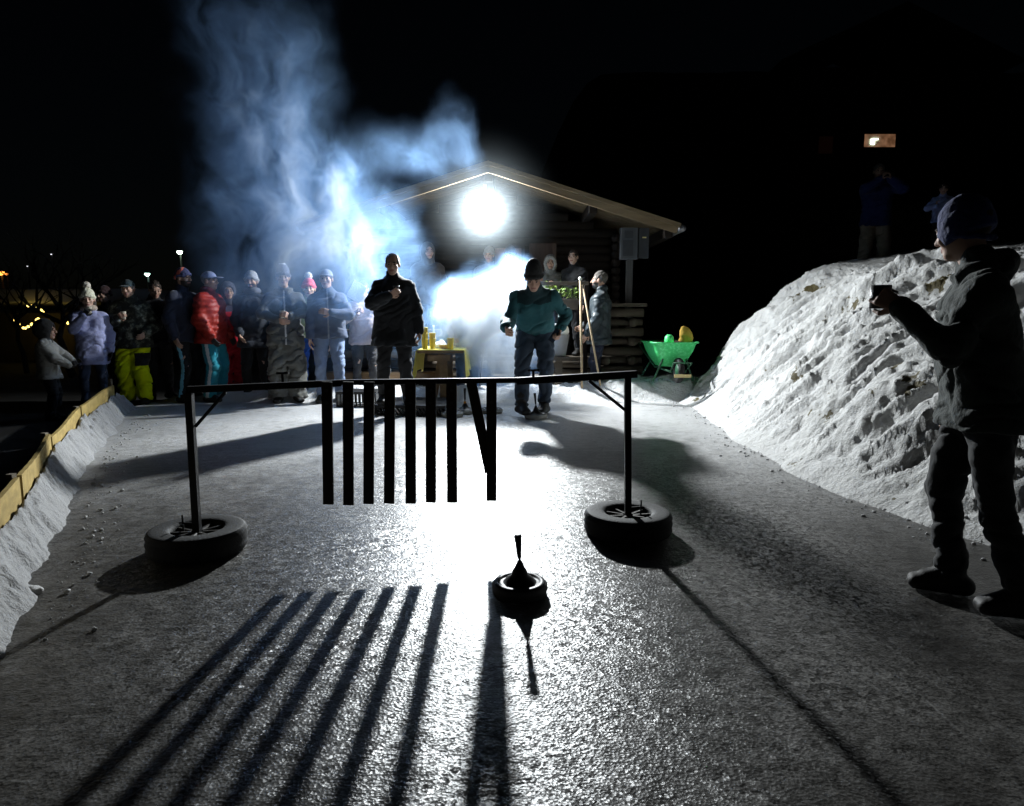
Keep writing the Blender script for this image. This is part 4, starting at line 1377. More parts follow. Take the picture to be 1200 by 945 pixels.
# ================================================================== BACKGROUND things
M_DIMWALL = mat('grey_render', (.10, .095, .085), .9, .2, 3, .2, 30)
sh = at(52, 352, 17.0)
shed = empty('shed', (sh.x, 18.5, 0), R(0), 'low shed with a snowy roof and yellow fairy lights behind the children', 'shed')
zr = at(52, 343, 17).z
obj('wall', bx((0, 0, zr / 2 - .25), (5.2, 2.6, zr - .5)), wood_mat('shed_boards', (.06, .05, .035), .6, 2, 3), shed)
obj('roof', bx((0, -.1, zr - .17), (5.9, 3.4, .34), Matrix.Rotation(R(-3), 3, 'X'), .04), mat('old_snow', (.6, .58, .55), .8, .2, 4, .4, 20), shed)
obj('door', bx((.6, -1.33, .55), (.7, .05, 1.1)), wood_mat('shed_door', (.10, .08, .04), .6, 2, 3), shed)
M_BULB = emit_mat('warm_bulb', (1.0, .72, .16), 4)
def lights(label, pts, n, y):
    P = [at(u, v, y) for u, v in pts]
    e = empty('fairy_lights', P[0], 0, label, 'fairy lights', 'strings of yellow fairy lights on the shed')
    P = [p - P[0] for p in P]
    obj('cord', tube(bmesh.new(), P, .008, 5), mat('black_cord', (.01, .01, .01)), e)
    seg = [(P[i + 1] - P[i]).length for i in range(len(P) - 1)]
    tot = sum(seg)
    for k in range(n):
        t = tot * (k + .5) / n + rng.uniform(-.05, .05); i = 0
        while i < len(seg) - 1 and t > seg[i]: t -= seg[i]; i += 1
        p = P[i].lerp(P[i + 1], max(0, min(1, t / seg[i])))
        bm = bmesh.new(); bmesh.ops.create_icosphere(bm, subdivisions=2, radius=rng.uniform(.028, .04))
        b = obj('bulb', bm, M_BULB, e, True); b.location = p + Vector((0, -.02, -.03))
lights('yellow fairy lights strung along the eave from the left down towards the lavender jacket', [(33, 357), (45, 358), (55, 369), (72, 376), (85, 378)], 13, 16.6)
lights('yellow fairy lights hanging in a low curve at the left end of the shed', [(16, 370), (20, 377), (29, 384), (38, 379), (47, 371)], 9, 16.6)
pz = at(56, 374, 16.55)
pst = empty('shed_post', (pz.x, 16.55, 0), 0, 'yellow lit timber post holding the fairy lights', 'post')
obj('shaft', bx((0, 0, pz.z / 2), (.12, .12, pz.z)), wood_mat('yellow_post', (.42, .32, .06), .7, 2, 3), pst)
obj('bracket', bx((0.1, 0, pz.z - .05), (.3, .08, .08)), wood_mat('yellow_post2', (.42, .32, .06), .7, 0, 3), pst)

def tree(pos, label, hgt, seed, spread=1.0, nb=5, r0=.05):
    r = random.Random(seed)
    e = empty('bare_tree', pos, 0, label, 'tree', 'leafless trees left of the crowd')
    bmt, bmb = bmesh.new(), bmesh.new()
    tp = [Vector((0, 0, 0))]
    for k in range(5): tp.append(tp[-1] + Vector((r.uniform(-.08, .08), r.uniform(-.06, .06), hgt * .11)))
    tube(bmt, tp, [r0 * (1 - .09 * k) for k in range(6)], 8)
    def grow(p, d, ln, rad, lev):
        pts, q = [p], p
        for k in range(4):
            d = (d + Vector((r.uniform(-.28, .28), r.uniform(-.28, .28), r.uniform(-.1, .22)))).normalized()
            q = q + d * ln / 4; pts.append(q)
        tube(bmb, pts, [rad, rad * .85, rad * .7, rad * .55, rad * .4], 5, False)
        if lev:
            for k in range(r.choice((2, 3, 3))):
                i = r.choice((2, 3, 4))
                nd = (d + Vector((r.uniform(-.9, .9), r.uniform(-.9, .9), r.uniform(-.2, .6)))).normalized()
                grow(pts[i], nd, ln * .68, rad * .5, lev - 1)
    for k in range(nb):
        a = 2 * math.pi * (k + r.random()) / nb
        grow(tp[-1 - (k % 2)], Vector((math.cos(a) * spread, math.sin(a) * spread, r.uniform(.5, 1.0))).normalized(), hgt * .36, r0 * .62, 3)
    M = mat('bark', (.05, .04, .03), .9, .3, 20, .5, 40)
    obj('trunk', bmt, M, e, True); obj('branches', bmb, M, e, True)
tree((at(82, 400, 13.0).x, 13.0, 0), 'thin bare tree right of the kid, its branches before the lit shed', 2.3, 4, 1.0, 6, .07)
tree((at(28, 400, 13.8).x, 13.8, 0), 'small bare tree at the far left before the fairy lights', 2.0, 9, 1.1, 5, .05)

def street_lamp(u, v, y, label, col, st, r=.2, ground=0, pole=True):
    p = at(u, v, y)
    e = empty('street_lamp', (p.x, y, ground), 0, label, 'street lamp', 'distant lamps glowing in the dark')
    z = p.z - ground
    m = mat('lamp_post', (.05, .05, .05), .6)
    obj('post', tb([(0, .1, 0), (0, .1, z + .1)], [.08, .05], 8), m, e, True)
    obj('head', lathe([(0, r * 1.1), (r * .5, r * .9), (r * 1.1, .1), (r * 1.15, .02), (0, .02)], 16), m, e, True).location = (0, 0, z)
    bm = bmesh.new(); bmesh.ops.create_uvsphere(bm, u_segments=14, v_segments=8, radius=r * .95)
    o = obj('globe', bm, emit_mat('globe_' + label[:5], col, st), e, True); o.location = (0, 0, z)
street_lamp(210.5, 295, 42, 'greenish white street lamp, higher of the two over the crowd', (.75, 1, .75), 14, .17)
street_lamp(172.5, 321, 46, 'cool white street lamp, lower and left of the greenish one', (.6, 1, .88), 12, .17)
street_lamp(0.5, 319, 40, 'large orange lamp cut by the left photo edge', (1, .33, .05), 6, .2)
street_lamp(7, 321, 42, 'small orange lamp beside the large orange one', (1, .28, .05), 2.5, .11)
street_lamp(60, 298, 60, 'tiny white far lamp above the shed', (.9, .9, 1), 1.5, .07)
street_lamp(32, 312, 60, 'tiny dim far lamp left of the shed roof', (.9, .9, 1), .9, .07)

# dark house on the hill with one lit window
hz = at(1031, 165, 26)
hs_ = empty('house', (hz.x + .4, 28.3, 4.0), 0, 'dark house on the slope with one warm lit window', 'house')
obj('wall', bx((0, 0, 3.0), (7.5, 4.5, 6.0)), wood_mat('house_boards', (.03, .022, .018), .6, 0, 2), hs_)
bm = bmesh.new()
for sx in (-1, 1):
    box(bm, (sx * 2.1, 0, 7.0), (4.7, 5.6, .14), Matrix.Rotation(R(24) * sx, 3, 'Y'))
obj('roof', bm, mat('dark_tiles', (.02, .02, .02), .9), hs_)
ww, wh_ = 1.15, .46
mw, nt, p = new_mat('lit_window')
tc = N(nt, 'ShaderNodeTexCoord'); nn = noise_node(nt, tc.outputs['Object'], 5, 3)
rmp = N(nt, 'ShaderNodeValToRGB'); rmp.color_ramp.elements[0].position = .35; rmp.color_ramp.elements[0].color = (.10, .045, .02, 1)
rmp.color_ramp.elements[1].position = .7; rmp.color_ramp.elements[1].color = (.30, .15, .08, 1)
nt.links.new(nn.outputs['Fac'], rmp.inputs['Fac']); nt.links.new(rmp.outputs['Color'], p.inputs['Emission Color'])
p.inputs['Emission Strength'].default_value = .75
wx, wz = hz.x - hs_.location.x, hz.z - 4.0
wn = obj('window', bx((wx, -2.27, wz), (ww, .04, wh_)), mw, hs_)
bm = bmesh.new()
for x in (-1, 1): box(bm, (wx + x * (ww / 2 + .03), -2.28, wz), (.06, .08, wh_ + .12))
for z in (-1, 1): box(bm, (wx, -2.28, wz + z * (wh_ / 2 + .03)), (ww, .08, .06))
obj('frame', bm, M_LOG, wn)
M_INLAMP = emit_mat('indoor_lamp', (.85, 1, .75), 3)
bm = bmesh.new(); box(bm, (wx - .26, -2.31, wz - .04), (.16, .02, .2), bev=.01); box(bm, (wx - .16, -2.31, wz + .05), (.2, .02, .05))
obj('indoor_lamp', bm, M_INLAMP, wn)
w2 = at(968, 170, 26)
wd_ = obj('window', bx((w2.x - hs_.location.x, -2.27, w2.z - 4), (.5, .04, .6)), emit_mat('dim_window', (.25, .08, .05), .006), hs_)

# ================================================================== PEOPLE
def fab(name, col, **k): return mat(name, col, k.pop('rough', .85), k.pop('var', .2), k.pop('vs', 18), k.pop('bump', .35), k.pop('bs', 26), 0, k.pop('sheen', .1), .25, .015)
NAVY = fab('navy_cloth', (.018, .022, .04)); BLACKC = fab('black_cloth', (.014, .014, .016)); CHAR = fab('charcoal_cloth', (.03, .03, .033))
JEANS = fab('blue_jeans', (.035, .05, .09)); DKJEANS = fab('dark_jeans', (.025, .03, .05))
G_CROWD = 'spectators standing along the far end of the ice'
G_PORCH = 'people standing on the cabin veranda'
def put(u, y, z=0.0): return (xat(u, y, z), y, z)
FACE_CAM, RIGHT, LEFT = R(180), R(-90), R(90)

# man in the right foreground, seen from behind his left side
FLEECE = fab('dark_green_fleece', (.022, .030, .026), bump=.6, bs=45, sheen=.12)
pr, S, W2 = person('man in dark fleece and blue beanie raising a mug, standing right in the foreground', (xat(1148, 2.74), 2.74, 0), R(68), 1.67,
    dict(lean=R(8), pelvis=(0, .06, 0), hand_l=(-.14, .41, 1.30), fdir_l=(.02, .80, .5), palm_l=(1, .1, .0), curl_l=1.05, elbow_l=(-.25, -.2, -1),
         hand_r=(.20, .10, .88), head_pitch=R(6), head_yaw=R(-40),
         foot_l=(-.11, -.13, 0, R(8)), foot_r=(.10, .09, 0, R(-4)), knee_r=(.1, 1, 0)),
    dict(jacket=FLEECE, trousers=fab('black_work_trousers', (.016, .017, .018)), hat='beanie', hat_mat=fab('blue_knit', (.016, .028, .12), bump=.6, bs=50), hat_tall=.02, hat_low=.055, brim=.010, hem=.80, puff=.017,
         hood_down=True, collar=.05, leg=.004, fold=.013, legfold=.014, cuff=.06, top_name='fleece', wide=1.12, seed=11, hair_mat=HAIR_DARK), h=.0068)
g_ = W2(grip(S, 'l'))
cup('dark mug held up by the man in the right foreground', (g_.x, g_.y, g_.z - .045), mat('dark_mug', (.03, .03, .032), .4), .04, .095, mug=True)

# man in the long black coat
BLK = fab('black_parka', (.010, .011, .013), rough=.9)
pc, S, W2 = person('man in long black parka with short hair, standing centrally in front of the smoke', put(464, 8.22, .125), R(184), 1.775,
    dict(hand_r=(.02, .30, 1.27), fdir_r=(-.75, .35, .35), palm_r=(0, -.6, .2), curl_r=.8, elbow_r=(.9, -.3, -.5), hand_l=(-.30, .05, .83), elbow_l=(-.9, -.5, -.3), curl_l=.5,
         head_pitch=R(6), foot_l=(-.14, 0, 0, R(8)), foot_r=(.14, 0.02, 0, R(-8))),
    dict(jacket=BLK, trousers=BLACKC, hem=.69, puff=.036, wide=1.2, flare=.03, hood_down=True, collar=.05, hair_mat=HAIR_DARK, fold=.012, seed=2, top_name='parka', leg=.012, receding=True, hair_rough=.003))
g_ = W2(grip(S, 'r'))
cup('dark cup held at the chest of the man in the long black parka', (g_.x, g_.y, g_.z - .05), mat('dark_mug', (.03, .03, .032), .4), .036, .1)
sc_ = 1.775 / 1.75
for x in (-.11, .1):
    bm = bmesh.new()
    for k in range(3):
        vs = [Vector((x - .022 + .016 * k, .0, 0)), Vector((x - .010 + .016 * k, 0, 0)), Vector((x - .004 + .010 * k, 0, .012 + .010 * k))]
        f1 = [bm.verts.new(v + Vector((0, .002, 0))) for v in vs]; f2 = [bm.verts.new(v - Vector((0, .002, 0))) for v in vs]
        bm.faces.new(f1); bm.faces.new(f2[::-1])
        for i in range(3): bm.faces.new((f1[i], f1[(i + 1) % 3], f2[(i + 1) % 3], f2[i]))
    if x > 0: o_ = obj('chest_logo', bm, mat('white_print', (.7, .7, .7), .6), pc); o_.location = (0, .175, 1.315)
    else: bm.free()

# thrower
TEAL = fab('teal_softshell', (.022, .10, .115)); TEALD = fab('dark_teal_yoke', (.008, .03, .036))
pt, S, W2 = person('man in teal jacket and black beanie bending forward as he throws', put(626, 8.08), R(176), 2.0,
    dict(lean=R(46), pelvis=(0, -.22, -.03), hand_r=(.26, .43, .92), fdir_r=(-.1, .7, -.3), palm_r=(-1, 0, 0), curl_r=1.2, elbow_r=(.15, -1, -.2), hand_l=(-.26, .16, .90), fdir_l=(.1, .5, -.8), elbow_l=(-.4, -1, .4), curl_l=1.0,
         head_pitch=R(2), foot_r=(.13, .14, 0, R(22)), foot_l=(-.10, -.16, 0, R(-16)), knee_r=(.4, 1, 0), knee_l=(-.2, 1, 0)),
    dict(jacket=TEAL, yoke=TEALD, yoke_z=1.385, yoke_w=.17, trousers=fab('slate_trousers', (.035, .05, .075)), hat='beanie', hat_mat=fab('black_knit', (.012, .012, .012), bump=.6, bs=50), hat_tall=.06, hem=.90, puff=.024, collar=.06, leg=.012, seed=4, fold=.013, legfold=.017, cuff=.12))
g_ = W2(grip(S, 'l'))
ph = empty('phone', g_, 0, 'dark slim object held in the left hand of the thrower', 'phone')
obj('case', bx((0, 0, 0), (.075, .012, .16), Matrix.Rotation(R(35), 3, 'Y'), .004), M_BLACKPL, ph)
obj('screen', bx((0, -.0085, 0), (.066, .003, .145), Matrix.Rotation(R(35), 3, 'Y')), mat('dark_glass', (.02, .03, .05), .1), ph)

CUPW = mat('pale_cup', (.6, .55, .45), .5)
def holder(label, u, y, yaw, h, P, W, cuplab=None, z=0.0, sd='r', group=G_CROWD, cm=None):
    r_, S, W2 = person(label, put(u, y, z), yaw, h, P, W, group)
    if cuplab:
        g_ = W2(grip(S, sd)); cup(cuplab, (g_.x, g_.y, g_.z - .05), cm or CUPW, .033, .09)
    return r_, S, W2
HOLD_R = dict(hand_r=(.06, .30, 1.22), fdir_r=(-.6, .5, .4), palm_r=(-.3, -.5, .1), curl_r=.85, elbow_r=(.8, -.3, -.6))
HOLD_L = dict(hand_l=(-.06, .30, 1.22), fdir_l=(.6, .5, .4), palm_l=(.3, -.5, .1), curl_l=.85, elbow_l=(-.8, -.3, -.6))

# kid
holder('kid in pale grey jacket with arms held out, leftmost by the yellow boards', 62, 7.9, R(-72), 1.12,
       dict(hand_r=(.12, .36, 1.02), hand_l=(-.08, .40, 1.04), fdir_r=(0, 1, .3), fdir_l=(0, 1, .3), curl_r=.6, curl_l=.6),
       dict(jacket=fab('pale_grey_jacket', (.34, .34, .32)), trousers=BLACKC, hat='hood', hat_mat=fab('black_hood', (.03, .03, .03)), head=1.35, puff=.055, hem=.76, hand_mat=GLOVE, seed=6, leg=.02), z=-.03)
# woman with pom-pom hat
holder('woman in lavender jacket and cream pom-pom hat sipping from a cup', 113, 8.75, R(-150), 1.52,
       dict(hand_r=(.05, .26, 1.40), fdir_r=(-.4, .4, .7), palm_r=(-.4, -.5, .1), curl_r=.9, elbow_r=(.5, .1, -.9), hand_l=(-.25, .05, .88), head_pitch=R(4)),
       dict(jacket=fab('lavender_jacket', (.29, .31, .50)), trousers=JEANS, hat='pompom', hat_mat=fab('cream_knit', (.62, .60, .46), bump=.7, bs=45), pom_mat=fab('cream_fluff', (.55, .50, .42), bump=.9), scarf=fab('beige_scarf', (.36, .30, .24)), hair_long=True, puff=.026, hem=.68, skin=SKIN_PALE, head=1.12, seed=7, hand_mat=GLOVE),
       'small cup at the mouth of the woman in lavender', z=-.03)
holder('person in dark clothes half hidden behind the woman in lavender', 133, 9.5, R(165), 1.56, dict(), dict(jacket=BLACKC, trousers=BLACKC, hat='beanie', hat_mat=fab('dark_plum_knit', (.04, .02, .02)), puff=.04, seed=8))
CAMO = ramp_mat('camo', [(0, (.012, .014, .012)), (.5, (.03, .036, .028)), (.57, (.10, .11, .085)), (.66, (.26, .27, .22))], 13, .85, 'CONSTANT', 3)
YEL = fab('neon_yellow', (.62, .72, .0), sheen=0)
holder('person in camouflage jacket and neon yellow ski trousers with a dark cap', 161, 9.15, R(-172), 1.64,
       dict(**HOLD_R, hand_l=(-.24, .16, 1.02), head_pitch=R(6)),
       dict(jacket=CAMO, trousers=YEL, patch=(BLACKC, -1), hat='cap', hat_mat=fab('dark_teal_cap', (.02, .035, .04)), puff=.055, hem=.80, leg=.038, legfold=.022, seed=9, wide=1.1, cuff=.05),
       'small pale cup at the chest of the person in neon yellow trousers')
holder('man with dark curly hair in black looking down, between camouflage and navy jackets', 189, 9.65, R(-140), 1.66, dict(head_pitch=R(20)), dict(jacket=BLACKC, trousers=CHAR, hair_rough=.02, puff=.03, seed=10))
holder('man in navy jacket with red patterned hat, turned to the right', 222, 9.35, R(-105), 1.80, dict(hand_l=(-.22, .12, .86), hand_r=(.26, .06, .88)),
       dict(jacket=NAVY, trousers=fab('black_track_pants', (.012, .013, .016)), stripe=fab('light_blue_stripe', (.16, .45, .62)), hat='beanie', hat_mat=fab('navy_knit', (.03, .035, .09)), hat_patch=fab('coral_patch', (.65, .14, .10)), hat_tall=.01, puff=.036, seed=12, beard=True))
RED = fab('red_down', (.27, .018, .011), rough=.5, sheen=0)
holder('person in quilted red down jacket and teal trousers with a peaked cap', 252, 9.4, R(-97), 1.76, dict(hand_r=(.22, .12, .90), hand_l=(-.22, .14, .90), elbow_r=(.3, -1, -.2), elbow_l=(-.3, -1, -.2)),
       dict(jacket=RED, quilt=True, trousers=fab('teal_trousers', (.02, .24, .32)), stripe=fab('white_zip', (.6, .65, .68)), hat='cap', hat_mat=fab('grey_blue_cap', (.16, .19, .32)), puff=.055, hem=.80, seed=13, leg=.02, hand_mat=GLOVE, hair_mat=HAIR_GREY))
REDO = fab('crimson_overall', (.40, .012, .025), sheen=0)
holder('person in crimson overalls and dark upper half, behind the red down jacket', 274, 9.75, R(-150), 1.62, dict(hand_r=(.2, .2, 1.0)),
       dict(jacket=REDO, yoke=fab('dark_blue_yoke', (.03, .03, .06)), trousers=REDO, hat='hood', hat_mat=fab('dark_grey_hood', (.05, .05, .07)), puff=.045, hem=.7, leg=.045, legfold=.025, seed=14))
ps, S, W2 = holder('person in dark jacket with pale grey hat, smiling between crimson overalls and striped hoodie', 302, 9.55, R(-165), 1.76, dict(hand_r=(.17, .18, .93), hand_l=(-.25, .1, .9), head_yaw=R(-8)),
       dict(jacket=fab('blue_black_jacket', (.02, .024, .034)), trousers=BLACKC, hat='beanie', hat_mat=fab('pale_grey_knit', (.34, .35, .38)), scarf=fab('grey_scarf', (.10, .11, .14)), puff=.035, seed=15, hem=.74, beard=True))
holder('man in black hoodie, baggy grey trousers and beanie with white top', 338, 9.3, R(-160), 1.80,
       dict(hand_r=(.10, .30, 1.10), hand_l=(-.05, .34, 1.14), fdir_l=(.5, .6, .2), palm_l=(.4, -.6, 0), curl_l=.85, elbow_r=(.9, -.1, -.4), elbow_l=(-.9, -.1, -.5)),
       dict(jacket=fab('grey_hoodie', (.075, .08, .085)), yoke=None, trim=fab('pale_cord', (.5, .5, .5)), trousers=fab('grey_baggy', (.13, .13, .12)), hat='beanie', hat_mat=fab('slate_knit', (.10, .11, .16)), hat_tall=.05, top_patch=fab('white_badge', (.8, .8, .8)), puff=.022, hem=.78, leg=.055, legfold=.03, seed=16, hood_down=True),
       'pale cup in the hand of the man in baggy grey trousers', sd='l')
holder('child in pale green top, blue trousers and pink pom-pom hat behind the denim jacket', 367, 9.75, R(-165), 1.66, dict(hand_r=(.24, .1, .95)),
       dict(jacket=fab('pale_green_top', (.36, .42, .24)), trousers=fab('royal_blue', (.015, .07, .30)), hat='pompom', hat_mat=fab('pink_knit', (.70, .12, .18), bump=.6), pom_mat=fab('white_fluff', (.6, .58, .55)), puff=.035, hem=.92, head=1.08, seed=17, skin=SKIN_PALE, boots=fab('blue_black_boot', (.02, .02, .05))))
holder('man in denim jacket, jeans and cap with one forearm held across his chest', 388, 9.3, R(-165), 1.78,
       dict(hand_l=(-.04, .30, 1.20), fdir_l=(.9, .2, .15), palm_l=(.2, -.7, 0), curl_l=.5, elbow_l=(-.9, -.1, -.5), hand_r=(.24, .12, .86), head_yaw=R(-12)),
       dict(jacket=fab('dark_denim', (.075, .09, .13)), trim=fab('zip_grey', (.2, .2, .22)), trousers=fab('light_jeans', (.17, .22, .33)), hat='cap', hat_mat=fab('grey_cap', (.20, .21, .24)), puff=.035, hem=.86, seed=18, leg=.008, wide=1.08))
p16, S, W2 = holder('person in pale pink jacket holding a white sheet inside the smoke', 429, 9.9, R(-170), 1.66, dict(hand_r=(.10, .30, 1.28), fdir_r=(-.4, .6, .4), elbow_r=(.8, -.2, -.6), curl_r=.8, hand_l=(-.2, .2, 1.0)),
       dict(jacket=fab('pale_pink_jacket', (.45, .38, .40)), trousers=CHAR, hair_rough=.01, puff=.045, seed=19, skin=SKIN_PALE))
g_ = W2(grip(S, 'r'))
tag(obj('paper_sheet', bx((0, 0, 0), (.2, .004, .26), Matrix.Rotation(R(32), 3, 'Y') @ Matrix.Rotation(R(12), 3, 'X')), mat('paper', (.8, .8, .78), .8)), 'tilted white paper sheet held up in the smoke left of the black parka', 'paper').location = at(418, 342, 9.5)
holder('person in jeans with ochre gloves behind the yellow table, upper body lost in smoke', 549, 9.85, R(170), 1.62, dict(lean=R(20), hand_r=(.14, .36, .95), hand_l=(-.16, .36, .88), curl_l=.8, curl_r=.8),
       dict(jacket=fab('beige_jacket', (.42, .33, .24)), trousers=fab('mid_jeans', (.05, .10, .20)), hand_mat=fab('ochre_glove', (.55, .30, .05)), puff=.04, seed=20, hair_rough=.01))
holder('man in dark leather jacket facing left at the right end of the veranda', 702, 10.0, R(75), 1.80, dict(hand_l=(-.22, .15, .9), hand_r=(.2, .25, 1.0)),
       dict(jacket=fab('blue_grey_leather', (.022, .032, .038), rough=.45), trousers=NAVY, hair_mat=fab('hair_ash', (.09, .08, .07)), puff=.04, seed=21, hem=.74, beard=True, hair_rough=.012), group=G_PORCH)
DZ = .56
holder('person in brown hood peering through the smoke above the left of the table', 503, 10.75, R(-165), 1.70, dict(head_yaw=R(10)),
       dict(jacket=fab('brown_parka', (.06, .05, .045)), trousers=CHAR, hat='hood', hat_mat=fab('brown_hood', (.07, .055, .04)), puff=.05, seed=22), z=DZ, group=G_PORCH)
holder('person in grey fluffy hat just below the floodlight', 574, 10.95, R(170), 1.66, dict(), dict(jacket=fab('pale_grey_coat', (.16, .16, .16)), trousers=CHAR, hat='beanie', hat_mat=fab('fluffy_grey', (.26, .25, .24), bump=.9), puff=.04, seed=23), z=DZ, group=G_PORCH)
holder('person in dark beanie and grey coat before the pale pink hatch', 599, 10.85, R(150), 1.66, dict(head_pitch=R(10), head_yaw=R(10)), dict(jacket=fab('mid_grey_coat', (.12, .12, .12)), trousers=CHAR, hat='beanie', hat_mat=fab('black_knit2', (.02, .02, .022)), hat_tall=.03, puff=.045, seed=24, skin=SKIN_PALE), z=DZ, group=G_PORCH)
holder('person in fur trimmed hood behind the right shoulder of the thrower', 644, 10.72, R(178), 1.52, dict(head_pitch=R(5), **HOLD_R), dict(jacket=fab('grey_parka', (.13, .125, .115)), trousers=CHAR, hat='hood', hat_mat=fab('grey_parka_hood', (.15, .14, .13)), fur=fab('grey_fur', (.30, .28, .25), bump=.9), puff=.05, seed=25, hood_thick=.025), z=DZ, group=G_PORCH)
holder('dark haired person in black whose face shows left of the man in leather', 671, 10.6, R(140), 1.60, dict(head_yaw=R(15)), dict(jacket=BLACKC, trousers=BLACKC, puff=.03, seed=26, skin=SKIN_PALE), z=DZ, group=G_PORCH)

# two people up on the snow mound
def ground_z(x, y): return float(mound_h(np.array([x]), np.array([y]))[0])
px_, py_ = xat(1022, 12.2, 2.0), 12.2
gz = ground_z(px_, py_) - .03
h1 = at(1022, 193, 12.2).z - gz
holder('person in dark blue jacket and khaki trousers photographing from the top of the mound', 0, 12.2, R(165), h1,
       dict(hand_r=(.02, .30, 1.48), hand_l=(-.10, .30, 1.48), fdir_r=(-.3, .5, .7), fdir_l=(.3, .5, .7), curl_r=.8, curl_l=.8, elbow_r=(.9, 0, -.6), elbow_l=(-.9, 0, -.6), foot_l=(-.15, 0, 0, R(10)), foot_r=(.15, 0, 0, R(-10))),
       dict(jacket=fab('deep_blue_jacket', (.025, .04, .16)), trousers=fab('khaki_trousers', (.42, .34, .25)), puff=.04, seed=27, leg=.03, hair_mat=HAIR_GREY), group='people up on the snow mound')[0].location = (px_, py_, gz)
cm = empty('camera_body', (px_ - .0, py_ - .36, gz + 1.55 * h1 / 1.75), 0, 'small dark camera held by the person up on the mound', 'camera')
obj('case', bx((0, 0, 0), (.13, .06, .085), bev=.008), M_BLACKPL, cm); obj('objective', lathe([(0, 0), (.03, 0), (.03, .05), (.026, .05), (0, .045)], 20), M_BLACKPL, cm, True).rotation_euler = (R(90), 0, 0)
cxp, cyp = xat(1099, 10.4, 2.0), 10.4
gz = ground_z(cxp, cyp) - .02
h2 = at(1099, 217, 10.4).z - gz
holder('child in light blue jacket on the mound, half hidden behind the blue beanie', 0, 10.4, R(150), h2, dict(hand_r=(.14, .26, 1.22), fdir_r=(-.1, .3, .9), curl_r=.9, elbow_r=(.8, -.2, -.6)),
       dict(jacket=fab('light_blue_jacket', (.22, .27, .50)), trousers=CHAR, head=1.15, puff=.045, seed=28, hair_rough=.015), group='people up on the snow mound')[0].location = (cxp, cyp, gz)

# snow clods lying on the ice edge
for i, (u, v, r, lab) in enumerate(((38, 690, .035, 'pale lump of ice lying at the left edge of the rink'), (905, 470 + 0, .0, ''),)):
    if not r: continue
    y = 2.86
    f = Fld(np.array([-.08] * 3), np.array([.08] * 3), .005); f.ell((0, 0, .012), (r * 1.3, r, r * .7)); f.rough(.008, 40, 3, 2)
    tag(obj('ice_lump', f.mesh(), M_SNOW, smooth=True), lab, 'ice lump').location = (xat(u, y), y, .0)

# ================================================================== SMOKE
# puffs read off the photograph: (u, v, depth, pixel radius, strength)
PUFF = [
 (588, 358, 9.30, 52, 3.4), (560, 380, 9.25, 56, 3.4), (602, 400, 9.3, 44, 3.2), (612, 440, 9.3, 34, 2.8), (538, 372, 9.4, 44, 2.8), (584, 428, 9.45, 44, 2.8), (618, 462, 9.5, 26, 2.4), (556, 412, 9.5, 36, 1.6),
 (505, 388, 9.4, 44, .75), (466, 335, 9.5, 46, .85), (448, 290, 9.3, 46, .7), (415, 280, 9.1, 56, .75), (456, 250, 9.3, 34, .6), (430, 330, 9.4, 58, .8), (405, 215, 9.0, 42, .6), (390, 300, 9.0, 55, 1.0),
 (440, 185, 9.0, 42, .55), (487, 178, 9.0, 40, .52), (528, 148, 9.0, 34, .45), (505, 200, 9.0, 34, .36), (545, 175, 9.0, 28, .3),
 (385, 250, 8.9, 58, 1.1), (365, 320, 9.0, 62, 1.25), (310, 330, 8.8, 62, 1.2), (265, 330, 8.8, 48, .75), (330, 250, 8.8, 64, 1.4), (290, 200, 8.7, 62, 1.15), (345, 180, 8.7, 60, 1.1), (380, 200, 8.8, 45, .9),
 (300, 115, 8.6, 72, 1.0), (350, 100, 8.6, 58, .85), (265, 50, 8.6, 64, .8), (330, 30, 8.6, 55, .65), (235, 10, 8.6, 55, .6), (250, 115, 8.6, 48, .65), (262, 265, 8.7, 52, 1.0), (390, 385, 9.5, 55, .5), (480, 400, 9.6, 45, .5),
]
pts = []
for u, v, y, r, s_ in PUFF:
    c = at(u, v, y); rr = r / F_PX * y * 1.25
    pts.append((c, rr, s_))
bm = bmesh.new()
for c, rr, s_ in pts:
    for k in range(10):
        for j in range(6):
            th, ph_ = 2 * math.pi * k / 10, math.pi * (j + .5) / 6
            q = c + Vector((math.sin(ph_) * math.cos(th), math.sin(ph_) * math.sin(th) * .8, math.cos(ph_))) * rr * 1.12
            bm.verts.new((q.x, min(max(q.y, 8.46), 10.2), max(q.z, .06)))
r_ = bmesh.ops.convex_hull(bm, input=bm.verts[:])
bmesh.ops.delete(bm, geom=list(set(e for e in r_['geom_interior'] + r_['geom_unused'] if isinstance(e, bmesh.types.BMVert))), context='VERTS')
ms = bpy.data.materials.new('wood_smoke'); ms.use_nodes = True
nt = ms.node_tree; nt.nodes.clear()
L = nt.links.new
out = N(nt, 'ShaderNodeOutputMaterial')
pv = N(nt, 'ShaderNodeVolumePrincipled')
pv.inputs['Color'].default_value = (.38, .56, .94, 1)
pv.inputs['Absorption Color'].default_value = (0, 0, 0, 1)
pv.inputs['Anisotropy'].default_value = .35
L(pv.outputs['Volume'], out.inputs['Volume'])
tc = N(nt, 'ShaderNodeTexCoord')
wn1 = noise_node(nt, tc.outputs['Object'], 1.1, 3, .55)
vs_ = N(nt, 'ShaderNodeVectorMath', operation='SUBTRACT'); vs_.inputs[1].default_value = (.5, .5, .5)
L(wn1.outputs['Color'], vs_.inputs[0])
vm = N(nt, 'ShaderNodeVectorMath', operation='MULTIPLY'); vm.inputs[1].default_value = (1.0, .6, 1.0)
L(vs_.outputs[0], vm.inputs[0])
va = N(nt, 'ShaderNodeVectorMath', operation='ADD')
L(tc.outputs['Object'], va.inputs[0]); L(vm.outputs[0], va.inputs[1])
acc = None
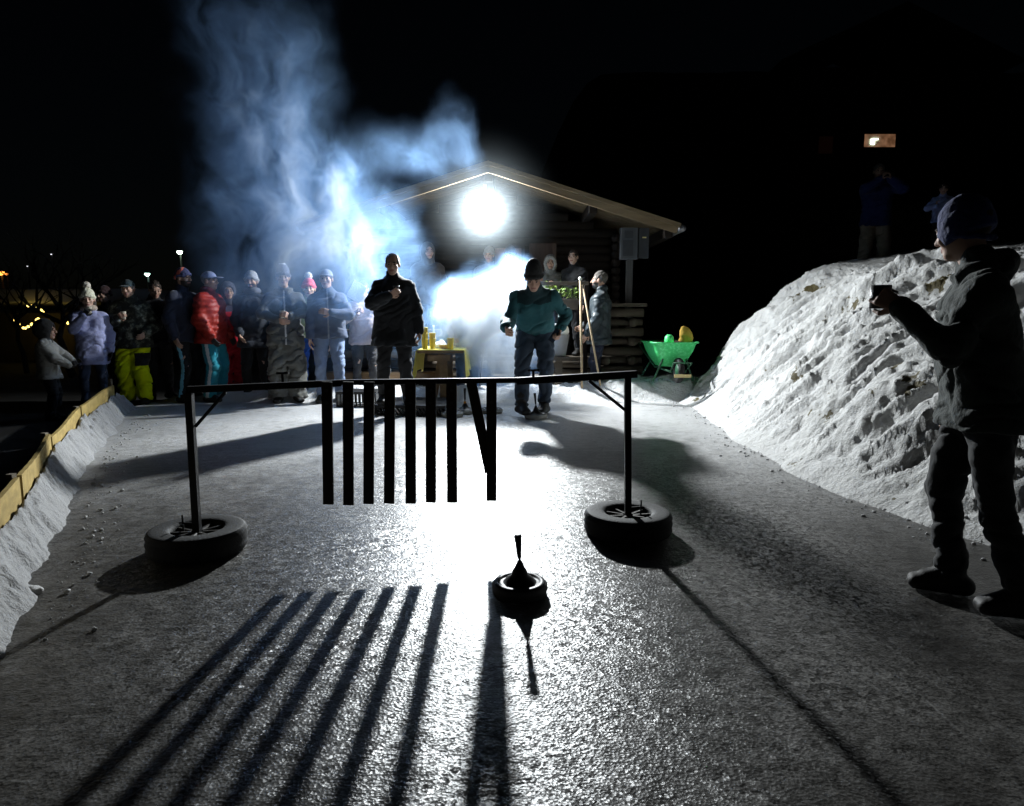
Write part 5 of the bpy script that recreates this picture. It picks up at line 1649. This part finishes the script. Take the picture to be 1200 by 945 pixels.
for c, rr, s_ in pts:
    d = N(nt, 'ShaderNodeVectorMath', operation='DISTANCE'); L(va.outputs[0], d.inputs[0]); d.inputs[1].default_value = c
    mr = N(nt, 'ShaderNodeMapRange', interpolation_type='SMOOTHSTEP')
    mr.inputs['From Min'].default_value = rr; mr.inputs['From Max'].default_value = rr * .1
    mr.inputs['To Min'].default_value = 0; mr.inputs['To Max'].default_value = s_
    L(d.outputs['Value'], mr.inputs['Value'])
    if acc is None: acc = mr.outputs['Result']
    else:
        a_ = N(nt, 'ShaderNodeMath', operation='ADD'); L(acc, a_.inputs[0]); L(mr.outputs['Result'], a_.inputs[1]); acc = a_.outputs[0]
mp = N(nt, 'ShaderNodeMapping'); mp.inputs['Rotation'].default_value = (0, R(35), 0); mp.inputs['Scale'].default_value = (1.0, 1.2, .62)
L(va.outputs[0], mp.inputs['Vector'])
dn = noise_node(nt, mp.outputs['Vector'], 2.9, 8, .64); dn.inputs['Distortion'].default_value = .5
mr2 = N(nt, 'ShaderNodeMapRange'); mr2.inputs['From Min'].default_value = .35; mr2.inputs['From Max'].default_value = .68
mr2.inputs['To Min'].default_value = 0.02; mr2.inputs['To Max'].default_value = 1.75
L(dn.outputs['Fac'], mr2.inputs['Value'])
pw = N(nt, 'ShaderNodeMath', operation='POWER'); L(mr2.outputs['Result'], pw.inputs[0]); pw.inputs[1].default_value = 1.3
p2 = N(nt, 'ShaderNodeMath', operation='POWER'); L(acc, p2.inputs[0]); p2.inputs[1].default_value = 1.5
mu = N(nt, 'ShaderNodeMath', operation='MULTIPLY'); L(p2.outputs[0], mu.inputs[0]); L(pw.outputs[0], mu.inputs[1])
mu2 = N(nt, 'ShaderNodeMath', operation='MULTIPLY'); L(mu.outputs[0], mu2.inputs[0]); mu2.inputs[1].default_value = .42
L(mu2.outputs[0], pv.inputs['Density'])
dm = N(nt, 'ShaderNodeMapRange'); dm.inputs['From Min'].default_value = .5; dm.inputs['From Max'].default_value = 2.6; L(mu2.outputs[0], dm.inputs['Value'])
cmx = N(nt, 'ShaderNodeMix', data_type='RGBA'); cmx.inputs['A'].default_value = (.33, .56, .93, 1); cmx.inputs['B'].default_value = (.88, .93, .98, 1)
L(dm.outputs['Result'], cmx.inputs['Factor']); L(cmx.outputs['Result'], pv.inputs['Color'])
smoke = obj('smoke', bm, ms); tag(smoke, 'blue white wood smoke billowing up and left from behind the table', 'smoke', kind='stuff')

# thin volume added round the floodlight to imitate its bloom
ml = bpy.data.materials.new('lamp_bloom'); ml.use_nodes = True
nt = ml.node_tree; nt.nodes.clear(); L = nt.links.new
out = N(nt, 'ShaderNodeOutputMaterial'); pv = N(nt, 'ShaderNodeVolumePrincipled')
pv.inputs['Color'].default_value = (.8, .92, 1, 1); pv.inputs['Anisotropy'].default_value = .2
L(pv.outputs['Volume'], out.inputs['Volume'])
tc = N(nt, 'ShaderNodeTexCoord'); ln = N(nt, 'ShaderNodeVectorMath', operation='LENGTH'); L(tc.outputs['Object'], ln.inputs[0])
mr = N(nt, 'ShaderNodeMapRange', interpolation_type='SMOOTHERSTEP'); mr.inputs['From Min'].default_value = 1.3; mr.inputs['From Max'].default_value = .0
mr.inputs['To Min'].default_value = 0; mr.inputs['To Max'].default_value = .032
L(ln.outputs['Value'], mr.inputs['Value']); L(mr.outputs['Result'], pv.inputs['Density'])
bm = bmesh.new(); bmesh.ops.create_uvsphere(bm, u_segments=24, v_segments=14, radius=1.32)
bloom_volume = obj('bloom_volume', bm, ml); bloom_volume.location = lp + Vector((0, -.08, 0)); tag(bloom_volume, 'thin volume added around the floodlight to imitate lens bloom', 'bloom_volume', kind='stuff')

# ================================================================== LIGHT
ld = bpy.data.lights.new('floodlight_beam', 'AREA')
ld.shape = 'DISK'; ld.size = .17; ld.energy = 900; ld.color = (.93, .98, 1.0); ld.spread = math.pi
lo = bpy.data.objects.new('floodlight_beam', ld); COL.objects.link(lo)
lo.location = lp + Vector((0, -.115, -.09)); lo.rotation_euler = (R(-78), 0, 0)

w = bpy.data.worlds.new('World'); scene.world = w; w.use_nodes = True
nt = w.node_tree
sk_ = nt.nodes.new('ShaderNodeTexSky'); sk_.sky_type = 'NISHITA'; sk_.sun_disc = False
sk_.sun_elevation = R(25); sk_.sun_rotation = R(170)
bg = nt.nodes['Background']; bg.inputs['Strength'].default_value = .0002
nt.links.new(sk_.outputs['Color'], bg.inputs['Color'])

scene.render.engine = 'CYCLES'
cy = scene.cycles
cy.use_denoising = True
try: cy.denoiser = 'OPENIMAGEDENOISE'
except Exception: pass
cy.max_bounces = 6; cy.diffuse_bounces = 3; cy.glossy_bounces = 2; cy.volume_bounces = 2; cy.transmission_bounces = 2
cy.volume_step_rate = .35; cy.volume_max_steps = 128
cy.sample_clamp_indirect = 4; cy.caustics_reflective = False; cy.caustics_refractive = False
scene.view_settings.view_transform = 'Standard'
scene.view_settings.look = 'None'
scene.view_settings.exposure = 0
scene.view_settings.gamma = 1
